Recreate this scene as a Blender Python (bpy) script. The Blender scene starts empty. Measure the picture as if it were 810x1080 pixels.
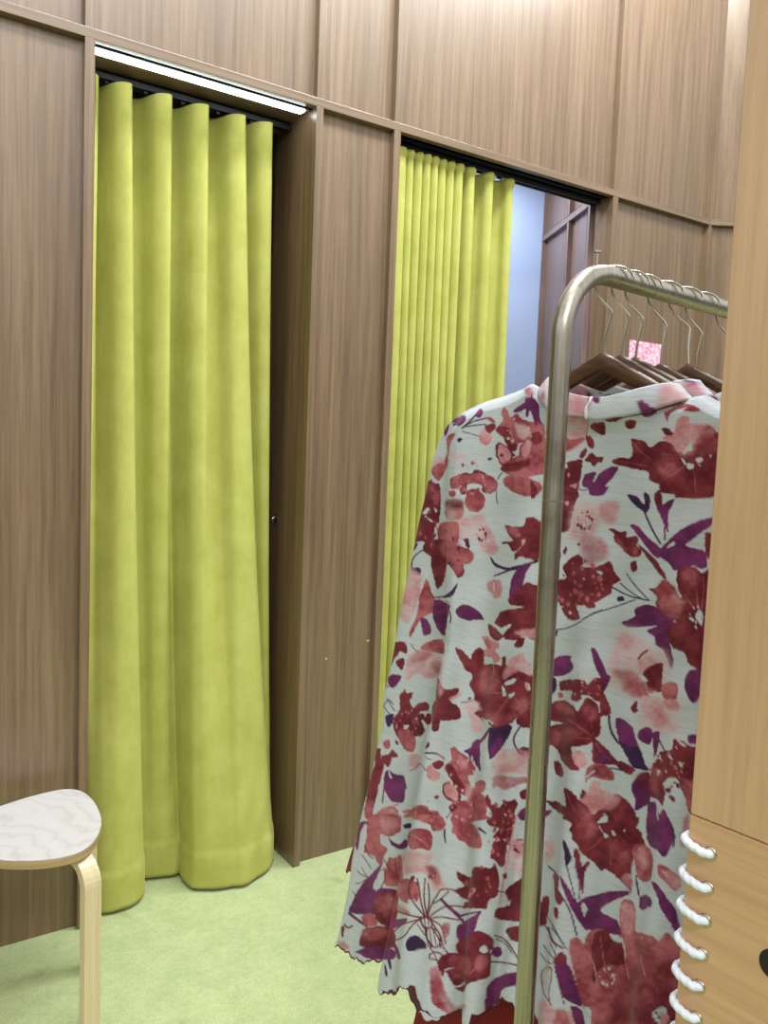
import bpy, bmesh, math, random
import numpy as np
from mathutils import Vector
random.seed(3)
SC = bpy.context.scene
COLL = SC.collection
# ---------------------------------------------------------------- camera (solved from the wall's lines)
H, FPX, YAW, PIT, ROL, D = 1.5, 866.1351, -0.5973, 0.0804, 0.0388, 2.4632
CF = np.array([-np.sin(YAW) * np.cos(PIT), np.cos(YAW) * np.cos(PIT), -np.sin(PIT)])
_rt = np.array([np.cos(YAW), np.sin(YAW), 0]); _up = np.cross(_rt, CF)
CR = np.cos(ROL) * _rt + np.sin(ROL) * _up
CU = -np.sin(ROL) * _rt + np.cos(ROL) * _up
CP = np.array([0, 0, H])
def ray(x, y): return CF + CR * (x - 405) / FPX - CU * (y - 540) / FPX
def at(x, y, d): return CP + ray(x, y) * d
def on_plane(x, y, n, P):
    g = ray(x, y); return CP + g * ((np.array(P) - CP) @ np.array(n)) / (g @ np.array(n))
def on_z(x, y, z): return on_plane(x, y, (0, 0, 1.), (0, 0, z))
def on_y(x, y, Y): return on_plane(x, y, (0, 1., 0), (0, Y, 0))
def to_px(P):
    v = np.asarray(P, float) - CP; d = v @ CF
    return np.stack([405 + FPX * (v @ CR) / d, 540 - FPX * (v @ CU) / d], -1)
cam = bpy.data.cameras.new('camera'); co = bpy.data.objects.new('camera', cam); COLL.objects.link(co)
cam.sensor_fit = 'HORIZONTAL'; cam.sensor_width = 36; cam.lens = 36 * FPX / 810; cam.clip_start = .02
from mathutils import Matrix
co.matrix_world = Matrix(((CR[0], CU[0], -CF[0], 0), (CR[1], CU[1], -CF[1], 0), (CR[2], CU[2], -CF[2], H), (0, 0, 0, 1)))
SC.camera = co
SC.view_settings.view_transform = 'Standard'; SC.view_settings.look = 'None'
SC.view_settings.gamma = 1; SC.view_settings.use_curve_mapping = False
SC.view_settings.exposure = -0.08
# ---------------------------------------------------------------- helpers
def srgb(r, g, b):
    f = lambda c: c / 12.92 if c <= .04045 else ((c + .055) / 1.055) ** 2.4
    return (f(r / 255), f(g / 255), f(b / 255), 1)
def link(name, me, mat=None, parent=None, smooth=False):
    o = bpy.data.objects.new(name, me); COLL.objects.link(o)
    if mat is not None:
        for m in (mat if isinstance(mat, (list, tuple)) else [mat]): me.materials.append(m)
    if smooth: me.polygons.foreach_set('use_smooth', [True] * len(me.polygons))
    if parent is not None:
        o.parent = parent; o.matrix_parent_inverse = parent.matrix_basis.inverted()
    return o
def mesh(name, V, F, mat=None, parent=None, smooth=False):
    me = bpy.data.meshes.new(name); me.from_pydata([tuple(map(float, v)) for v in V], [], F); me.update()
    return link(name, me, mat, parent, smooth)
def from_bm(name, bm, mat=None, parent=None, smooth=False):
    bmesh.ops.recalc_face_normals(bm, faces=bm.faces)
    me = bpy.data.meshes.new(name); bm.to_mesh(me); bm.free()
    return link(name, me, mat, parent, smooth)
def thing(name, label, cat, loc=(0, 0, 0), group=None):
    o = bpy.data.objects.new(name, None); COLL.objects.link(o); o.location = loc; o.empty_display_size = .05
    return tag(o, label, cat, group)
def tag(o, label, cat, group=None):
    o['label'] = label; o['category'] = cat
    if group: o['group'] = group
    return o
def struct(o):
    o['kind'] = 'structure'; return o
def add_box(bm, lo, hi, bev=0, axes=None, org=None, mat=0):
    """box between two corners; axes/org place it in a turned frame"""
    r = bmesh.ops.create_cube(bm, size=1)
    vs = r['verts']
    lo = np.array(lo, float); hi = np.array(hi, float); c = (lo + hi) / 2; s = hi - lo
    for v in vs:
        p = np.array(v.co) * s + c
        if axes is not None: p = np.array(org) + axes[0] * p[0] + axes[1] * p[1] + axes[2] * p[2]
        v.co = p
    fs = {f for v in vs for f in v.link_faces}
    for f in fs: f.material_index = mat
    if bev:
        es = list({e for v in vs for e in v.link_edges})
        bmesh.ops.bevel(bm, geom=es, offset=bev, segments=2, affect='EDGES', profile=.6)
def box_obj(name, lo, hi, mat, parent=None, bev=0, axes=None, org=None):
    bm = bmesh.new(); add_box(bm, lo, hi, bev, axes, org); return from_bm(name, bm, mat, parent)
def smooth_path(P, n, closed=False):
    """Catmull-Rom through the points, n steps each"""
    P = np.array(P, float); m = len(P); out = []
    for i in range(m if closed else m - 1):
        if closed: a, b, c, d = P[(i - 1) % m], P[i], P[(i + 1) % m], P[(i + 2) % m]
        else: a, b, c, d = P[max(i - 1, 0)], P[i], P[i + 1], P[min(i + 2, m - 1)]
        for k in range(n):
            t = k / n
            out.append(.5 * (2 * b + (c - a) * t + (2 * a - 5 * b + 4 * c - d) * t * t + (3 * b - a - 3 * c + d) * t ** 3))
    if not closed: out.append(P[-1])
    return np.array(out)
def tube_geo(path, r, sides=16, closed=False, twist=None):
    path = np.array(path, float); n = len(path); V = []; F = []
    tn = np.gradient(path, axis=0) if not closed else (np.roll(path, -1, 0) - np.roll(path, 1, 0))
    tn /= np.linalg.norm(tn, axis=1)[:, None] + 1e-12
    ref = np.array([0, 0, 1.]) if abs(tn[0][2]) < .9 else np.array([1., 0, 0])
    u = np.cross(tn[0], ref); u /= np.linalg.norm(u)
    L = 0
    for i in range(n):
        if i: L += np.linalg.norm(path[i] - path[i - 1])
        u = u - tn[i] * (u @ tn[i]); u /= np.linalg.norm(u) + 1e-12
        w = np.cross(tn[i], u)
        rr = r[i] if hasattr(r, '__len__') else r
        for k in range(sides):
            a = 2 * math.pi * k / sides
            q = rr * (1 + (twist[0] * math.cos(2 * a - L * twist[1]) if twist else 0))
            V.append(path[i] + u * math.cos(a) * q + w * math.sin(a) * q)
    for i in range(n if closed else n - 1):
        j = (i + 1) % n
        for k in range(sides):
            k2 = (k + 1) % sides
            F.append((i * sides + k, i * sides + k2, j * sides + k2, j * sides + k))
    if not closed:
        m = len(V); V += V[:sides] + V[(n - 1) * sides:n * sides]
        F.append(tuple(m + k for k in range(sides - 1, -1, -1))); F.append(tuple(m + sides + k for k in range(sides)))
    return V, F
def tube(name, path, r, mat, parent=None, sides=16, closed=False, twist=None):
    V, F = tube_geo(path, r, sides, closed, twist); return mesh(name, V, F, mat, parent, True)
def resample(P, n):
    P = np.array(P, float); s = np.concatenate([[0], np.cumsum(np.linalg.norm(np.diff(P, axis=0), axis=1))])
    t = np.linspace(0, s[-1], n); return np.stack([np.interp(t, s, P[:, k]) for k in range(P.shape[1])], 1)
def grid_mesh(name, G, mat, parent=None, wrap=False):
    n, m = G.shape[:2]; me = bpy.data.meshes.new(name)
    idx = np.arange(n * m).reshape(n, m)
    if wrap: idx = np.concatenate([idx, idx[:, :1]], 1)
    q = np.stack([idx[:-1, :-1], idx[:-1, 1:], idx[1:, 1:], idx[1:, :-1]], -1).reshape(-1, 4)
    me.vertices.add(n * m); me.vertices.foreach_set('co', G.reshape(-1).astype(np.float32))
    me.loops.add(q.size); me.loops.foreach_set('vertex_index', q.reshape(-1).astype(np.int32))
    me.polygons.add(len(q)); me.polygons.foreach_set('loop_start', np.arange(0, q.size, 4, dtype=np.int32))
    me.polygons.foreach_set('loop_total', np.full(len(q), 4, dtype=np.int32))
    me.update(calc_edges=True); me.validate()
    return link(name, me, mat, parent, True)
# ---------------------------------------------------------------- materials
def new_mat(name):
    m = bpy.data.materials.new(name); m.use_nodes = True
    nt = m.node_tree; return m, nt, nt.nodes['Principled BSDF']
def N(nt, t, **kw):
    n = nt.nodes.new(t)
    for k, v in kw.items():
        if k in n.inputs: n.inputs[k].default_value = v
        else: setattr(n, k, v)
    return n
def mapped(nt, scale, grain=None):
    """object coordinates; grain='wood' folds x and y together so that every upright face shows the figure"""
    tc = N(nt, 'ShaderNodeTexCoord')
    v = tc.outputs['Object']
    if grain:
        s = N(nt, 'ShaderNodeSeparateXYZ'); nt.links.new(v, s.inputs[0])
        a = N(nt, 'ShaderNodeMath', operation='ADD'); nt.links.new(s.outputs[0], a.inputs[0]); nt.links.new(s.outputs[1], a.inputs[1])
        c = N(nt, 'ShaderNodeCombineXYZ')
        nt.links.new(a.outputs[0], c.inputs[0] if grain == 'wood' else c.inputs[2]); nt.links.new(s.outputs[2], c.inputs[2] if grain == 'wood' else c.inputs[0]); v = c.outputs[0]
    mp = N(nt, 'ShaderNodeMapping'); mp.inputs['Scale'].default_value = scale; nt.links.new(v, mp.inputs[0])
    return mp.outputs[0]
def noise(nt, vec, scale, detail=3, rough=.55, dist=0):
    n = N(nt, 'ShaderNodeTexNoise'); n.inputs['Scale'].default_value = scale; n.inputs['Detail'].default_value = detail
    n.inputs['Roughness'].default_value = rough; n.inputs['Distortion'].default_value = dist
    nt.links.new(vec, n.inputs['Vector']); return n.outputs['Fac']
def ramp(nt, fac, stops):
    r = N(nt, 'ShaderNodeValToRGB'); e = r.color_ramp.elements
    while len(e) < len(stops): e.new(.5)
    for el, (p, c) in zip(e, stops): el.position = p; el.color = c
    nt.links.new(fac, r.inputs[0]); return r.outputs[0]
def mix(nt, a, b, fac, mode='MIX'):
    m = N(nt, 'ShaderNodeMix', data_type='RGBA', blend_type=mode)
    for s, i in ((fac, 0), (a, 6), (b, 7)):
        if hasattr(s, 'is_linked'): nt.links.new(s, m.inputs[i])
        else: m.inputs[i].default_value = s
    return m.outputs[2]
def bump(nt, bs, h, strength, dist=.01):
    b = N(nt, 'ShaderNodeBump'); b.inputs['Strength'].default_value = strength; b.inputs['Distance'].default_value = dist
    nt.links.new(h, b.inputs['Height']); nt.links.new(b.outputs[0], bs.inputs['Normal'])
def wood(name, dark, midc, light, rough=.42, grain='wood', k=1.0, contrast=1.0, spec=.6, coat=.5):
    m, nt, bs = new_mat(name)
    broad = noise(nt, mapped(nt, (11 * k, 1, .55 * k), grain), 1, 3, .6, .8)
    wv = N(nt, 'ShaderNodeTexWave', wave_type='BANDS', bands_direction='X'); wv.inputs['Scale'].default_value = 8.5 * k
    wv.inputs['Distortion'].default_value = 7; wv.inputs['Detail'].default_value = 2.5; wv.inputs['Detail Scale'].default_value = 1.3
    nt.links.new(mapped(nt, (1, 1, .16), grain), wv.inputs['Vector'])
    pores = noise(nt, mapped(nt, (115 * k, 1, 2.0 * k), grain), 1, 3, .6)
    fine = noise(nt, mapped(nt, (420 * k, 1, 14 * k), grain), 1, 2, .6)
    c1 = ramp(nt, broad, [(.22, dark), (.52, midc), (.82, light)])
    c2 = mix(nt, c1, ramp(nt, wv.outputs['Fac'], [(.0, dark), (.45, midc), (1, light)]), .22)
    c3 = mix(nt, c2, ramp(nt, pores, [(.34, tuple(v * .6 for v in dark[:3]) + (1,)), (.56, (1, 1, 1, 1))]), .34 * contrast, 'MULTIPLY')
    c4 = mix(nt, c3, ramp(nt, fine, [(.3, (.62, .6, .58, 1)), (.6, (1, 1, 1, 1))]), .35 * contrast, 'MULTIPLY')
    nt.links.new(c4, bs.inputs['Base Color']); bs.inputs['Roughness'].default_value = rough
    bs.inputs['Specular IOR Level'].default_value = spec
    bs.inputs['Coat Weight'].default_value = coat; bs.inputs['Coat Roughness'].default_value = .32
    bump(nt, bs, pores, .12, .002)
    return m
def plain(name, col, rough=.5, metal=0, var=.12, scale=40, spec=.5):
    m, nt, bs = new_mat(name)
    f = noise(nt, mapped(nt, (1, 1, 1)), scale, 4)
    lo = tuple(v * (1 - var) for v in col[:3]) + (1,); hi = tuple(min(1, v * (1 + var)) for v in col[:3]) + (1,)
    nt.links.new(ramp(nt, f, [(.3, lo), (.7, hi)]), bs.inputs['Base Color'])
    bs.inputs['Roughness'].default_value = rough; bs.inputs['Metallic'].default_value = metal
    bs.inputs['Specular IOR Level'].default_value = spec
    return m
WOOD = wood('walnut_laminate', srgb(98, 76, 53), srgb(120, 96, 71), srgb(139, 114, 88), .36)
WOODH = wood('walnut_laminate_rail', srgb(104, 82, 59), srgb(122, 99, 75), srgb(137, 113, 89), .36, 'rail')
BOOTH = wood('booth_laminate', srgb(108, 84, 74), srgb(130, 104, 94), srgb(148, 122, 112), .45)
TAN = wood('tan_board', srgb(188, 151, 111), srgb(199, 163, 122), srgb(207, 173, 133), .32, 'wood', 1.8, .4)
TANH = wood('tan_board_cross', srgb(192, 150, 108), srgb(202, 161, 118), srgb(210, 171, 129), .36, 'rail', 1.8, .4)
HANG = wood('hanger_walnut', srgb(66, 42, 24), srgb(94, 64, 40), srgb(124, 90, 60), .3, 'rail', 2.0, .5, .4, .08)
BIRCH = wood('birch_ply', srgb(196, 176, 134), srgb(209, 190, 150), srgb(217, 201, 165), .45, 'wood', 1.2, .35)
PLYEDGE = wood('ply_edge', srgb(150, 124, 84), srgb(178, 150, 106), srgb(196, 170, 124), .6, 'rail', 3.0, .8)
BLACK = plain('black_track', srgb(22, 24, 32), .45)
DARK = plain('hole_shade_colour', srgb(30, 26, 18), .8)  # dark colour standing in for the shade inside holes
WHITE = plain('white_plastic', srgb(225, 228, 232), .4)
CHROME = plain('hook_chrome', srgb(200, 198, 192), .16, 1, .05)
BRASSY = plain('eyelet_metal', srgb(196, 186, 160), .22, 1, .08)
BLUE = plain('periwinkle_paint', srgb(176, 194, 232), .6, 0, .04, 3)
ROPE = plain('white_rope', srgb(222, 230, 240), .85, 0, .08, 600)
def metal_tube():
    m, nt, bs = new_mat('brushed_nickel')
    f = noise(nt, mapped(nt, (260, 260, 5)), 1, 3); g = noise(nt, mapped(nt, (1, 1, 1)), 22, 5)
    nt.links.new(ramp(nt, f, [(.3, srgb(150, 144, 130)), (.7, srgb(186, 180, 166))]), bs.inputs['Base Color'])
    bs.inputs['Metallic'].default_value = 1
    nt.links.new(ramp(nt, g, [(.3, (.24, .24, .24, 1)), (.7, (.4, .4, .4, 1))]), bs.inputs['Roughness'])
    return m
NICKEL = metal_tube()
def velvet():
    m, nt, bs = new_mat('lime_velvet')
    a = noise(nt, mapped(nt, (1, 1, 1)), 9, 4, .6); b = noise(nt, mapped(nt, (500, 500, 160)), 1, 2); c = noise(nt, mapped(nt, (1, 1, .35)), 60, 4)
    col = ramp(nt, a, [(.25, srgb(166, 166, 82)), (.5, srgb(176, 176, 92)), (.78, srgb(186, 186, 106))])
    col = mix(nt, col, ramp(nt, b, [(.3, (.8, .8, .75, 1)), (.7, (1, 1, 1, 1))]), .4, 'MULTIPLY')
    col = mix(nt, col, ramp(nt, c, [(.35, (.86, .86, .8, 1)), (.6, (1, 1, 1, 1))]), .35, 'MULTIPLY')
    nt.links.new(col, bs.inputs['Base Color']); bs.inputs['Roughness'].default_value = .8
    bs.inputs['Sheen Weight'].default_value = .25; bs.inputs['Sheen Tint'].default_value = srgb(225, 230, 140); bs.inputs['Sheen Roughness'].default_value = .4
    bs.inputs['Specular IOR Level'].default_value = .2
    bump(nt, bs, b, .15, .001)
    return m
VELVET = velvet()
def carpet():
    m, nt, bs = new_mat('green_carpet')
    v = mapped(nt, (1, 1, 1))
    a = noise(nt, v, 260, 3, .7); b = noise(nt, v, 14, 5, .65); c = noise(nt, v, 3.2, 4, .6); d = noise(nt, v, 55, 4, .6)
    col = ramp(nt, a, [(.28, srgb(160, 174, 118)), (.5, srgb(192, 203, 147)), (.72, srgb(216, 225, 176))])
    col = mix(nt, col, ramp(nt, b, [(.3, (.8, .85, .76, 1)), (.6, (1, 1, 1, 1))]), .8, 'MULTIPLY')
    col = mix(nt, col, ramp(nt, c, [(.3, (.86, .89, .84, 1)), (.6, (1, 1, 1, 1))]), .7, 'MULTIPLY')
    col = mix(nt, col, ramp(nt, d, [(.3, (.8, .83, .77, 1)), (.6, (1, 1, 1, 1))]), .6, 'MULTIPLY')
    sp = ramp(nt, noise(nt, v, 7.5, 2, .4), [(.67, (1, 1, 1, 1)), (.73, (.74, .76, .64, 1))])
    col = mix(nt, col, sp, .7, 'MULTIPLY')
    nt.links.new(col, bs.inputs['Base Color']); bs.inputs['Roughness'].default_value = 1; bs.inputs['Specular IOR Level'].default_value = .1
    bs.inputs['Sheen Weight'].default_value = .2
    bump(nt, bs, mix(nt, a, d, .4), .9, .006)
    return m
CARPET = carpet()
def cloth_print():
    m, nt, bs = new_mat('floral_slub_cloth')
    at_ = N(nt, 'ShaderNodeAttribute', attribute_name='print')
    s1 = noise(nt, mapped(nt, (26, 26, 420)), 1, 3, .65); s2 = noise(nt, mapped(nt, (70, 70, 1100)), 1, 2)
    col = mix(nt, at_.outputs['Color'], ramp(nt, s1, [(.3, (.74, .77, .78, 1)), (.55, (1, 1, 1, 1))]), .55, 'MULTIPLY')
    col = mix(nt, col, ramp(nt, s2, [(.3, (.8, .82, .82, 1)), (.6, (1, 1, 1, 1))]), .4, 'MULTIPLY')
    nt.links.new(col, bs.inputs['Base Color']); bs.inputs['Roughness'].default_value = .85; bs.inputs['Specular IOR Level'].default_value = .2
    bs.inputs['Sheen Weight'].default_value = .08
    cr = noise(nt, mapped(nt, (14, 14, 30)), 1, 4, .6, .6)
    bump(nt, bs, mix(nt, s1, cr, .6), .3, .004)
    return m
CLOTH = cloth_print()
MAROON = plain('maroon_cotton', srgb(128, 40, 42), .85, 0, .1, 60, .2)
LACE = plain('maroon_scallop_thread', srgb(84, 22, 34), .8)
def stool_top():
    m, nt, bs = new_mat('white_birch_laminate')
    v = mapped(nt, (1, 1, 1))
    w = N(nt, 'ShaderNodeTexWave', wave_type='BANDS', bands_direction='DIAGONAL'); w.inputs['Scale'].default_value = 6; w.inputs['Distortion'].default_value = 22
    w.inputs['Detail'].default_value = 3; w.inputs['Detail Scale'].default_value = .8; nt.links.new(v, w.inputs['Vector'])
    nt.links.new(ramp(nt, w.outputs['Fac'], [(0, srgb(188, 184, 180)), (.12, srgb(195, 192, 188)), (1, srgb(199, 196, 193))]), bs.inputs['Base Color'])
    bs.inputs['Roughness'].default_value = .45; return m
STOOLTOP = stool_top()
def pink_card():
    m, nt, bs = new_mat('pink_glitter_card')
    f = noise(nt, mapped(nt, (1, 1, 1)), 75, 4, .7)
    nt.links.new(ramp(nt, f, [(.38, srgb(206, 118, 160)), (.5, srgb(236, 176, 200)), (.62, srgb(250, 228, 232))]), bs.inputs['Base Color'])
    bs.inputs['Roughness'].default_value = .4; return m
PINK = pink_card()
def emitter(name, col, s):
    m = bpy.data.materials.new(name); m.use_nodes = True; nt = m.node_tree
    b = nt.nodes['Principled BSDF']; b.inputs['Emission Color'].default_value = col; b.inputs['Emission Strength'].default_value = s
    b.inputs['Base Color'].default_value = col; return m
LED = emitter('led_diffuser', (.90, .97, 1, 1), 11)
BIRCHY = wood('hanger_pale', srgb(150, 108, 66), srgb(176, 132, 86), srgb(190, 148, 100), .35, 'rail', 2.0, .5)
# ---------------------------------------------------------------- floral print
# painted once into an array in numpy, then stored on the cloth as a colour attribute
PX0, PY0, PW, PH, SS = 340, 380, 460, 760, 3
def lin(c):
    c = np.array(c, float) / 255.0
    return np.where(c <= .04045, c / 12.92, ((c + .055) / 1.055) ** 2.4)
COL = {'M': ((98, 27, 40), (132, 50, 61)), 'R': ((146, 60, 72), (186, 108, 114)), 'L': ((194, 124, 132), (212, 164, 168)),
       'K': ((212, 172, 180), (210, 190, 194)), 'U': ((92, 34, 80), (124, 48, 104)), 'D': ((54, 32, 66), (70, 38, 82)),
       'W': ((194, 201, 206), (194, 201, 206))}
COL = {k: (lin(a), lin(b)) for k, (a, b) in COL.items()}
rng = np.random.default_rng(7)
def vnoise(h, w, cell):
    g = rng.random((int(h / cell) + 3, int(w / cell) + 3))
    y = np.arange(h) / cell; x = np.arange(w) / cell
    yi = y.astype(int); xi = x.astype(int)
    fy = (y - yi)[:, None]; fx = (x - xi)[None, :]
    fy = fy * fy * (3 - 2 * fy); fx = fx * fx * (3 - 2 * fx)
    a = g[yi][:, xi]; b = g[yi][:, xi + 1]; c = g[yi + 1][:, xi]; d = g[yi + 1][:, xi + 1]
    return (a * (1 - fx) + b * fx) * (1 - fy) + (c * (1 - fx) + d * fx) * fy
HH, WW = PH * SS, PW * SS
IMG = np.empty((HH, WW, 3), np.float32); IMG[:] = COL['W'][0]
N1 = np.clip((vnoise(HH, WW, 15 * SS) * .5 + vnoise(HH, WW, 5 * SS) * .3 + vnoise(HH, WW, 2 * SS) * .2 - .32) * 2.6, 0, 1).astype(np.float32)
N2 = (vnoise(HH, WW, 3.2 * SS) * .6 + vnoise(HH, WW, 1.6 * SS) * .4).astype(np.float32)
N3 = (vnoise(HH, WW, 9 * SS)).astype(np.float32)
TX, TY = 0, 0
def tile(x, y):
    global TX, TY
    TX, TY = x, y
def chaikin_open(p, n, closed=True):
    for _ in range(n):
        if closed:
            q = np.roll(p, -1, 0)
            p = np.stack([.78 * p + .22 * q, .22 * p + .78 * q], 1).reshape(-1, 2)
        else:
            a = p[:-1]; b = p[1:]
            p = np.concatenate([p[:1], np.stack([.75 * a + .25 * b, .25 * a + .75 * b], 1).reshape(-1, 2), p[-1:]])
    return p
def spl(p, n=4, k=.42):
    """closed smooth outline through the points"""
    a, b, c, d = np.roll(p, 1, 0), p, np.roll(p, -1, 0), np.roll(p, -2, 0); o = []
    m0, m1 = k * (c - a), k * (d - b)
    for t in np.arange(n) / n:
        o.append((2*t**3-3*t*t+1)*b + (t**3-2*t*t+t)*m0 + (3*t*t-2*t**3)*c + (t**3-t*t)*m1)
    return np.stack(o, 1).reshape(-1, 2)
def pts(s):
    a = np.array([float(v) for v in s.split()]).reshape(-1, 2)
    return np.stack([(TX + a[:, 0] / 6 - PX0) * SS, (TY + a[:, 1] / 6 - PY0) * SS], 1)
def blend(y0, y1, x0, x1, cov, col):
    a, b = COL[col]
    n = N1[y0:y1, x0:x1, None]
    c = a * (1 - n) + b * n
    IMG[y0:y1, x0:x1] = IMG[y0:y1, x0:x1] * (1 - cov[..., None]) + c * cov[..., None]
def box(p, m):
    x0 = max(int(p[:, 0].min() - m), 0); x1 = min(int(p[:, 0].max() + m) + 2, WW)
    y0 = max(int(p[:, 1].min() - m), 0); y1 = min(int(p[:, 1].max() + m) + 2, HH)
    return x0, x1, y0, y1
def fill(col, s, soft=0, op=1.0, rnd=2):
    """one painted petal or leaf; soft = feathered watercolour edge"""
    p = spl(pts(s))
    m = 2 + soft * SS
    x0, x1, y0, y1 = box(p, m)
    if x1 <= x0 or y1 <= y0: return
    wob = N2[y0:y1, x0:x1] - .5; wob2 = N2[::-1, ::-1][y0:y1, x0:x1] - .5; amp = 5.5 if col == 'M' else 3.5
    X = np.arange(x0, x1)[None, :] + .5 + wob * (amp + 2.6 * soft); Y = np.arange(y0, y1)[:, None] + .5 + wob2 * (amp + 2.6 * soft)
    ins = np.zeros(X.shape, bool)
    q = np.roll(p, -1, 0)
    for (ax, ay), (bx, by) in zip(p, q):
        if ay == by: continue
        c = ((ay > Y) != (by > Y))
        ins ^= c & (X < (bx - ax) * (Y - ay) / (by - ay) + ax)
    cov = ins.astype(np.float32) * op
    if soft:
        k = max(1, int(soft * SS * .5))
        for _ in range(2):
            for ax in (0, 1):
                cs = np.cumsum(np.concatenate([np.repeat(np.take(cov, [0], ax), k + 1, ax), cov, np.repeat(np.take(cov, [-1], ax), k, ax)], ax), ax)
                n = cov.shape[ax]
                cov = (np.take(cs, range(2 * k + 1, n + 2 * k + 1), ax) - np.take(cs, range(0, n), ax)) / (2 * k + 1)
        cov = cov * (.55 + .45 * N3[y0:y1, x0:x1] + .25 * (N2[y0:y1, x0:x1] - .5))
    blend(y0, y1, x0, x1, np.clip(cov, 0, 1), col)
def line(col, w, s, rnd=2):
    p = chaikin_open(pts(s), rnd, False) if len(s.split()) > 4 else pts(s)
    r = w / 6 * SS / 2
    x0, x1, y0, y1 = box(p, r + 2)
    if x1 <= x0 or y1 <= y0: return
    X = np.arange(x0, x1)[None, :] + .5; Y = np.arange(y0, y1)[:, None] + .5
    d = np.full((y1 - y0, x1 - x0), 1e9)
    for (ax, ay), (bx, by) in zip(p[:-1], p[1:]):
        dx, dy = bx - ax, by - ay
        t = np.clip(((X - ax) * dx + (Y - ay) * dy) / max(dx * dx + dy * dy, 1e-9), 0, 1)
        d = np.minimum(d, np.hypot(X - ax - t * dx, Y - ay - t * dy))
    blend(y0, y1, x0, x1, np.clip(r - d + .5, 0, 1), col)
def dots(col, cx, cy, rad, n, size):
    for k in range(n):
        a = k * 2.399; q = rad * (.55 + .45 * ((k * 7) % 5) / 4)
        x, y = cx + q * math.cos(a), cy + q * math.sin(a)
        s2 = size * (.6 + .5 * ((k * 3) % 4) / 3)
        fill(col, f"{x-s2} {y} {x} {y-s2*1.2} {x+s2} {y} {x} {y+s2*1.2}")
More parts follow.
